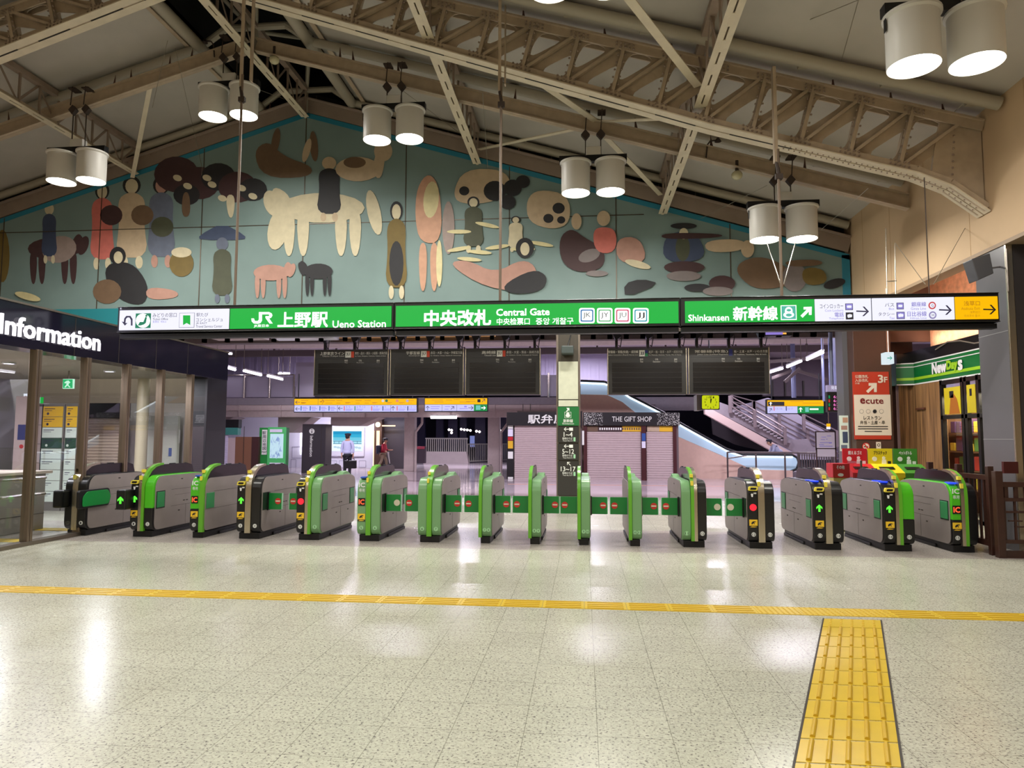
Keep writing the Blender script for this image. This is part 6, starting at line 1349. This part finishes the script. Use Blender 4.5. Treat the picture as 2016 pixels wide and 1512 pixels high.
# clock
p = A(1399,792,Y=22); t = thing('clock', 'square clock with a glowing yellow face under the right boards', 'clock', p); k = MB(); rpx(k, (1380.5,777,1417,806.5), black, 22, .15); k.build('case', None, t, bevel=.02)
k = MB(); spx(k, roundpoly([(1382,778.5),(1415.5,778.5),(1415.5,805),(1382,805)], 3), lit('clock', (205,215,20), .95), 22, .01, .005); k.build('dial', None, t)
k = MB()
for i in range(12): a = math.radians(30*i); x, y = 1399+11*math.sin(a), 792-11*math.cos(a); tpx(k, str(12 if i == 0 else i), (x-1.3-(.9 if i in (0,10,11) else 0),y-1.8,x+1.3+(.9 if i in (0,10,11) else 0),y+1.8), ink_k, .01, Y=22, lift=.012)
k.build('numeral', None, t); k = MB(); spx(k, [(1398,792),(1400,792),(1401.5,784.5),(1400,784.5)], ink_k, 22, .003, .018); k.build('hour_hand', None, t); k = MB(); spx(k, [(1398.3,794),(1399.7,794),(1398.9,780.5),(1397.9,780.5)], ink_k, 22, .003, .022); k.build('minute_hand', None, t)
k = MB(); rpx(k, (1372,777,1380,808), steel_d, 22.2, .6); k.build('bracket', None, t); MB().cyl((p.x,22.1,p.z+.2), (p.x,22.1,4.7), .025, n=6).build('rod', blackm, t)
# LED timetable
t = thing('timetable_display', 'hanging display with red departure times beside the far grey column', 'display', A(1640,810,Y=18.2)); Yt = 18.2; k = MB(); rpx(k, (1629,758,1651,771), mat('display_top', (150,140,170), .4, emit=.3, ecol=(170,160,200)), Yt, .15); rpx(k, (1629,771.5,1651,811), bd, Yt, .15); k.build('housing', None, t)
k = MB(); tpx(k, '発車', (1636,760,1649,767), L_white, 0, Y=Yt)
for i, (s_, c) in enumerate((('6:1',(30,150,90)), ('6:1',(200,60,60)), ('6:2',(30,150,90)), ('6:3',(200,60,60)))): y = 778.5+i*7.7; rpx(k, (1631,y,1634,y+6), lit('tt%d' % (i % 2), c, .8), Yt, .003, .006); tpx(k, s_, (1641,y,1650.5,y+5.5), lit('led_pink', (255,130,210), 1.3), .0, Y=Yt)
k.build('lettering', None, t); p = A(1640,758,Y=Yt); MB().cyl((p.x,Yt+.08,p.z), (p.x,Yt+.08,6.11), .05, n=8).build('pole', mat('post_blue', (110,116,150), .4), t)
# notice stand
t = thing('notice_stand', 'dark framed white notice stand behind the bins', 'notice board', A(1624,925,Y=22)); Yo = 22; k = MB(); rpx(k, (1605.5,849,1645.5,886), mat('stand_brown', (66,50,50), .4), Yo, .04); k.build('frame', None, t); k = MB(); rpx(k, (1607.5,851,1643.5,882), wh_l, Yo, .01, .005); rpx(k, (1609,884,1644,899), wh_l, Yo, .02, .004)
for x, y, w in ((1617,860,9), (1628,858,8), (1616,865,8), (1614,871,24), (1612,875,10), (1632,872,5), (1626,864,3), (1613,878,26)): rpx(k, (x,y,x+w,y+1), inkp, Yo, .002, .009)
k.build('sheet', None, t); k = MB()
for x in (1607,1644): a, b = A(x,849,Y=Yo), A(x,930,Y=Yo); k.box((a.x-.02,Yo+.0,0), (a.x+.02,Yo+.04,a.z))
k.build('leg', MATS['stand_brown'], t)
p = A(1632,843,Y=23); t = thing('small_sign', 'tiny yellow and white lit sign over the notice stand', 'sign', p); k = MB(); rpx(k, (1628,834,1635,840), L_yel, 23, .05); rpx(k, (1628,840.3,1635,845), L_white, 23, .05); k.build('lit_face', None, t); MB().cyl(p+Vector((0,.02,.1)), (p.x,23.02,2.9), .015, n=5).build('rod', rail_m, t)
p = A(1504,663,Y=17.9); t = thing('led_board', 'small violet lit text display under the right end of the sign row', 'display', A(1525,660,Y=17.8)); k = MB(); rpx(k, (1505,650,1560,661), blackm, 17.8, .3); rpx(k, (1507,652,1541,659), lit('violet', (150,130,220), .9), 17.8, .01, .01); rpx(k, (1541,655,1548,658), lit('amber', (255,180,80), 1.2), 17.8, .01, .012); k.build('housing', None, t)

# ------------------------------------------------------------------ people
skin = mat('skin', (198,150,124), .5); hair = mat('hair_black', (24,20,20), .6); shirt = mat('shirt_white', (196,200,232), .7); trou = mat('trousers_black', (22,22,30), .7); capm = mat('cap_navy', (28,30,48), .6); redc = mat('top_red', (170,30,60), .7); khaki = mat('trousers_khaki', (140,122,104), .7); bagn = mat('bag_navy', (36,40,66), .6); shoe = mat('shoe_black', (20,18,18), .4)
def skinned(name, pts, edges, rad, m_, parent, org, root=0, sub=1):
    me = bpy.data.meshes.new(name); me.from_pydata([Vector(p) for p in pts], edges, []); me.materials.append(m_); o = bpy.data.objects.new(name, me); C.objects.link(o); o.parent = parent
    s = o.modifiers.new('skin', 'SKIN'); me.skin_vertices.new() if not me.skin_vertices else None
    for i, r in enumerate(rad): 
        v = me.skin_vertices[0].data[i]; v.radius = (r, r) if not isinstance(r, tuple) else r; v.use_root = (i == root)
    s.use_smooth_shade = True; b = o.modifiers.new('sub', 'SUBSURF'); b.levels = sub; b.render_levels = sub; return o
def person(label, loc, rot, J, mats, extra=None, cap=True):
    t = thing('person', label, 'person', loc); t.rotation_euler = (0,0,rot)
    sk, tp, tr2 = mats
    # body: pelvis, waist, chest, neck base, head ...
    P = [J['pel'], J['chest'], J['neck'], J['head0'], J['head1'], J['ls'], J['le'], J['lw'], J['lh'], J['rs'], J['re'], J['rw'], J['rh'], J['lhip'], J['lk'], J['la'], J['lt'], J['rhip'], J['rk'], J['ra'], J['rt']]
    E = [(0,1), (1,2), (2,3), (3,4), (2,5), (5,6), (6,7), (7,8), (2,9), (9,10), (10,11), (11,12), (0,13), (13,14), (14,15), (15,16), (0,17), (17,18), (18,19), (19,20)]
    Rr = [.07,.1,.055,.075,.09,.05,.038,.03,.028,.05,.038,.03,.028,.05,.045,.036,.03,.05,.045,.036,.03]
    bd_ = skinned('body', P, E, Rr, sk, t, loc)
    for h in ('lh', 'rh'):
        w = Vector(J['lw' if h == 'lh' else 'rw']); q = Vector(J[h]); d = (q-w).normalized(); sd = d.cross(Vector((1,0,0))).normalized()*1.0
        pts, ed = [], []
        for i in range(4):
            b0 = q+sd*(.012*(i-1.5)); L = (.07,.078,.072,.058)[i]; k0 = len(pts); pts += [b0-d*.02, b0+d*L*.55, b0+d*L+Vector((.012,0,0))]; ed += [(k0,k0+1), (k0+1,k0+2)]
            f = skinned('finger', pts[k0:], [(0,1), (1,2)], [.009,.009,.007], sk, bd_, loc)
        skinned('thumb', [w.lerp(q,.6), w.lerp(q,.8)-sd*.03, q-sd*.035+d*.02], [(0,1), (1,2)], [.012,.01,.008], sk, bd_, loc)
    H = Vector(J['head1']); Hc = (Vector(J['head0'])+H)/2+Vector((0,0,.03)); f = Vector(J.get('face', (0,-1,0)))
    def loc_ball(nm, c, r, m_, sc=(1,1,1)):
        mb = MB(); mb.ball((0,0,0), r, n=12, sc=sc); o = mb.build(nm, m_, None, smooth=True); o.parent = t; o.location = c; return o
    loc_ball('head', Hc, .1, sk, (.85,.95,1.15)); loc_ball('nose', Hc+f*.1-Vector((0,0,.01)), .018, sk)
    sd = f.cross(Vector((0,0,1)))
    for s_ in (-1,1): loc_ball('eye', Hc+f*.085+sd*.035*s_+Vector((0,0,.015)), .012, ink_k); loc_ball('ear', Hc+sd*.088*s_, .025, sk, (.6,.9,1.3))
    loc_ball('mouth', Hc+f*.088-Vector((0,0,.055)), .02, redc, (1,1,.3))
    loc_ball('hair', Hc-f*.02+Vector((0,0,.025)), .108, hair, (.88,.95,1.08))
    if cap:
        mb = MB(); mb.lathe([(.0,.1), (.115,.085), (.13,.05), (.105,.0)], (0,0,0), n=16)
        o = mb.build('cap', capm, None, smooth=True); o.parent = t; o.location = Hc+Vector((0,0,.055)); mb = MB(); mb.ball((0,0,0), .09, n=10, sc=(1,1,.12)); o2 = mb.build('cap_peak', capm, None, smooth=True); o2.parent = t; o2.location = Hc+f*.08+Vector((0,0,.06))
    skinned('shirt', [Vector(J['pel'])-Vector((0,0,.02)), J['chest'], J['neck'], J['ls'], J['le'], Vector(J['le']).lerp(Vector(J['lw']),.6), J['rs'], J['re'], Vector(J['re']).lerp(Vector(J['rw']),.6)], [(0,1), (1,2), (2,3), (3,4), (4,5), (2,6), (6,7), (7,8)], [(.175,.15),(.185,.15),(.09,.08),.075,.06,.05,.075,.06,.05], tp, t, loc)
    skinned('trousers', [Vector(J['pel'])+Vector((0,0,.03)), J['lhip'], J['lk'], Vector(J['lk']).lerp(Vector(J['la']),.95), J['rhip'], J['rk'], Vector(J['rk']).lerp(Vector(J['ra']),.95)], [(0,1), (1,2), (2,3), (0,4), (4,5), (5,6)], [(.17,.15),.1,.078,.06,.1,.078,.06], tr2, t, loc)
    pz = Vector(J['pel'])
    loc_ball('shirt_hem', pz+Vector((0,0,.1)), .16, tp, (1.12,.95,.8)); loc_ball('trouser_seat', pz-Vector((0,0,.04)), .16, tr2, (1.1,.95,.8))
    for a, b in (('la','lt'), ('ra','rt')): skinned('shoe', [Vector(J[a])-Vector((0,0,.03)), J[b]], [(0,1)], [.05,.045], shoe, t, loc)
    return t
# man seen from behind, turned slightly right
mp_ = A(683,942,Z=0); mp_.z = 0
Jm = dict(pel=(0,0,.95), chest=(0,0,1.28), neck=(0,0,1.47), head0=(0,.01,1.56), head1=(.0,.02,1.66), ls=(-.19,0,1.42), le=(-.24,.02,1.14), lw=(-.22,-.04,.9), lh=(-.21,-.06,.83), rs=(.19,0,1.42), re=(.24,.0,1.14), rw=(.23,.0,.88), rh=(.23,0,.8),
    lhip=(-.09,0,.88), lk=(-.1,.02,.5), la=(-.1,0,.09), lt=(-.12,.14,.05), rhip=(.09,0,.88), rk=(.1,.02,.5), ra=(.1,0,.09), rt=(.12,.14,.05), face=(.35,.94,0))
t = person('person in a white shirt and dark cap seen from behind, holding a black briefcase', mp_, 0, Jm, (skin, shirt, trou))
bc = thing('briefcase', 'black briefcase held by the person in the white shirt', 'bag', mp_+Vector((.2,0,.42))); q = mp_+Vector((.14,-.02,0))
MB().box((q.x-.24,q.y-.06,.4), (q.x+.24,q.y+.06,.72)).build('case', black, bc, bevel=.02); MB().tube([(q.x-.02,q.y,.72), (q.x-.0,q.y,.78), (q.x+.15,q.y,.78), (q.x+.17,q.y,.72)], .012, n=6).build('handle', black, bc)
# walking person in red
wp = A(754,925,Z=0); wp.z = 0
Jw = dict(pel=(0,0,.84), chest=(.03,0,1.12), neck=(.06,0,1.3), head0=(.09,0,1.38), head1=(.1,0,1.46), ls=(.05,.16,1.25), le=(.1,.2,1.0), lw=(.3,.16,.98), lh=(.38,.15,.99), rs=(.05,-.16,1.25), re=(.06,-.2,1.0), rw=(.22,-.18,.9), rh=(.29,-.18,.88),
    lhip=(0,.08,.78), lk=(.14,.08,.44), la=(.16,.08,.08), lt=(.3,.08,.05), rhip=(0,-.08,.78), rk=(-.06,-.08,.44), ra=(-.26,-.08,.14), rt=(-.16,-.08,.05), face=(1,0,0))
t = person('person in a red top, cap and khaki trousers walking right', wp, 0, Jw, (skin, redc, khaki))
t2 = thing('backpack', 'navy backpack on the walking person in red', 'bag', wp+Vector((-.22,0,.85))); c = wp+Vector((-.2,-.05,1.02)); MB().box((c.x-.13,c.y-.15,c.z-.24), (c.x+.1,c.y+.15,c.z+.22)).build('pack', bagn, t2, bevel=.06, seg=3)
t3 = thing('umbrella', 'folded pale umbrella in the walking person\'s hand', 'umbrella', wp+Vector((.32,-.18,.3))); c = wp+Vector((.3,-.2,0)); MB().cyl((c.x,c.y,.9), (c.x+.1,c.y,.32), .045, .02, n=10).build('canopy', mat('umbrella_pale', (200,196,200), .5), t3); MB().cyl((c.x-.03,c.y,1.04), (c.x,c.y,.88), .015, n=6).build('handle', blackm, t3)
# staff member leaning over the rail
sp_ = A(1530,905,Y=30.8); sp_ = Vector((sp_.x,30.9,.25))
Js = dict(pel=(.1,0,.72), chest=(-.02,0,.98), neck=(-.16,0,1.12), head0=(-.25,0,1.16), head1=(-.33,0,1.2), ls=(-.12,.15,1.06), le=(-.2,.18,.84), lw=(-.34,.12,.78), lh=(-.4,.1,.76), rs=(-.12,-.15,1.06), re=(-.18,-.2,.84), rw=(-.32,-.16,.76), rh=(-.38,-.14,.74),
    lhip=(.1,.08,.66), lk=(.1,.08,.38), la=(.12,.08,.08), lt=(0,.08,.04), rhip=(.1,-.08,.66), rk=(.12,-.08,.38), ra=(.14,-.08,.08), rt=(.02,-.08,.04), face=(-1,0,-.1))
t = person('person in a pale uniform and dark cap leaning at the foot of the stairs', sp_, 0, Js, (skin, mat('uniform_pale', (170,172,196), .7), mat('trousers_grey', (90,90,110), .7)))
pp = thing('paper', 'white sheet of paper held by the leaning person', 'paper', sp_+Vector((-.45,-.1,.7))); MB().bar(sp_+Vector((-.62,-.12,.62)), sp_+Vector((-.34,-.12,.8)), .3, .008).build('sheet', white, pp)
tag(MB().box((sp_.x-1,30.3,0), (sp_.x+1,31.5,.25)).build('landing_step', concd), 'low concrete step at the foot of the stairs', 'step')

# ------------------------------------------------------------------ light of the concourse and world
for x in (-12,-6,0,6,12):
    for y in (22,34): area('concourse_light', (x,y,5.9), 1.4, .3, 420, (.88,.82,1))
for x in (-10,-5,-1): area('under_deck_light', (x,39,2.9), 1.6, .2, 190, (.85,.82,1))
area('display_wall_light', (A(690,860,Y=34).x,34.4,2.55), 6, .15, 130, (.9,.88,1))
w = bpy.data.worlds.new('world'); bpy.context.scene.world = w; w.use_nodes = True; w.node_tree.nodes['Background'].inputs[0].default_value = (.5,.5,.6,1); w.node_tree.nodes['Background'].inputs[1].default_value = .05
sc = bpy.context.scene; sc.view_settings.view_transform = 'Standard'; sc.view_settings.look = 'None'; sc.view_settings.gamma = 1; sc.view_settings.exposure = 0.0; sc.view_settings.use_curve_mapping = False
sc.cycles.use_denoising = True; sc.cycles.max_bounces = 8; sc.cycles.diffuse_bounces = 4; sc.cycles.glossy_bounces = 4; sc.cycles.transparent_max_bounces = 12; sc.cycles.sample_clamp_indirect = 6; sc.cycles.caustics_reflective = False; sc.cycles.caustics_refractive = False
for o in list(bpy.data.objects):
    if 'label' in o and o['label'] is None: del o['label']
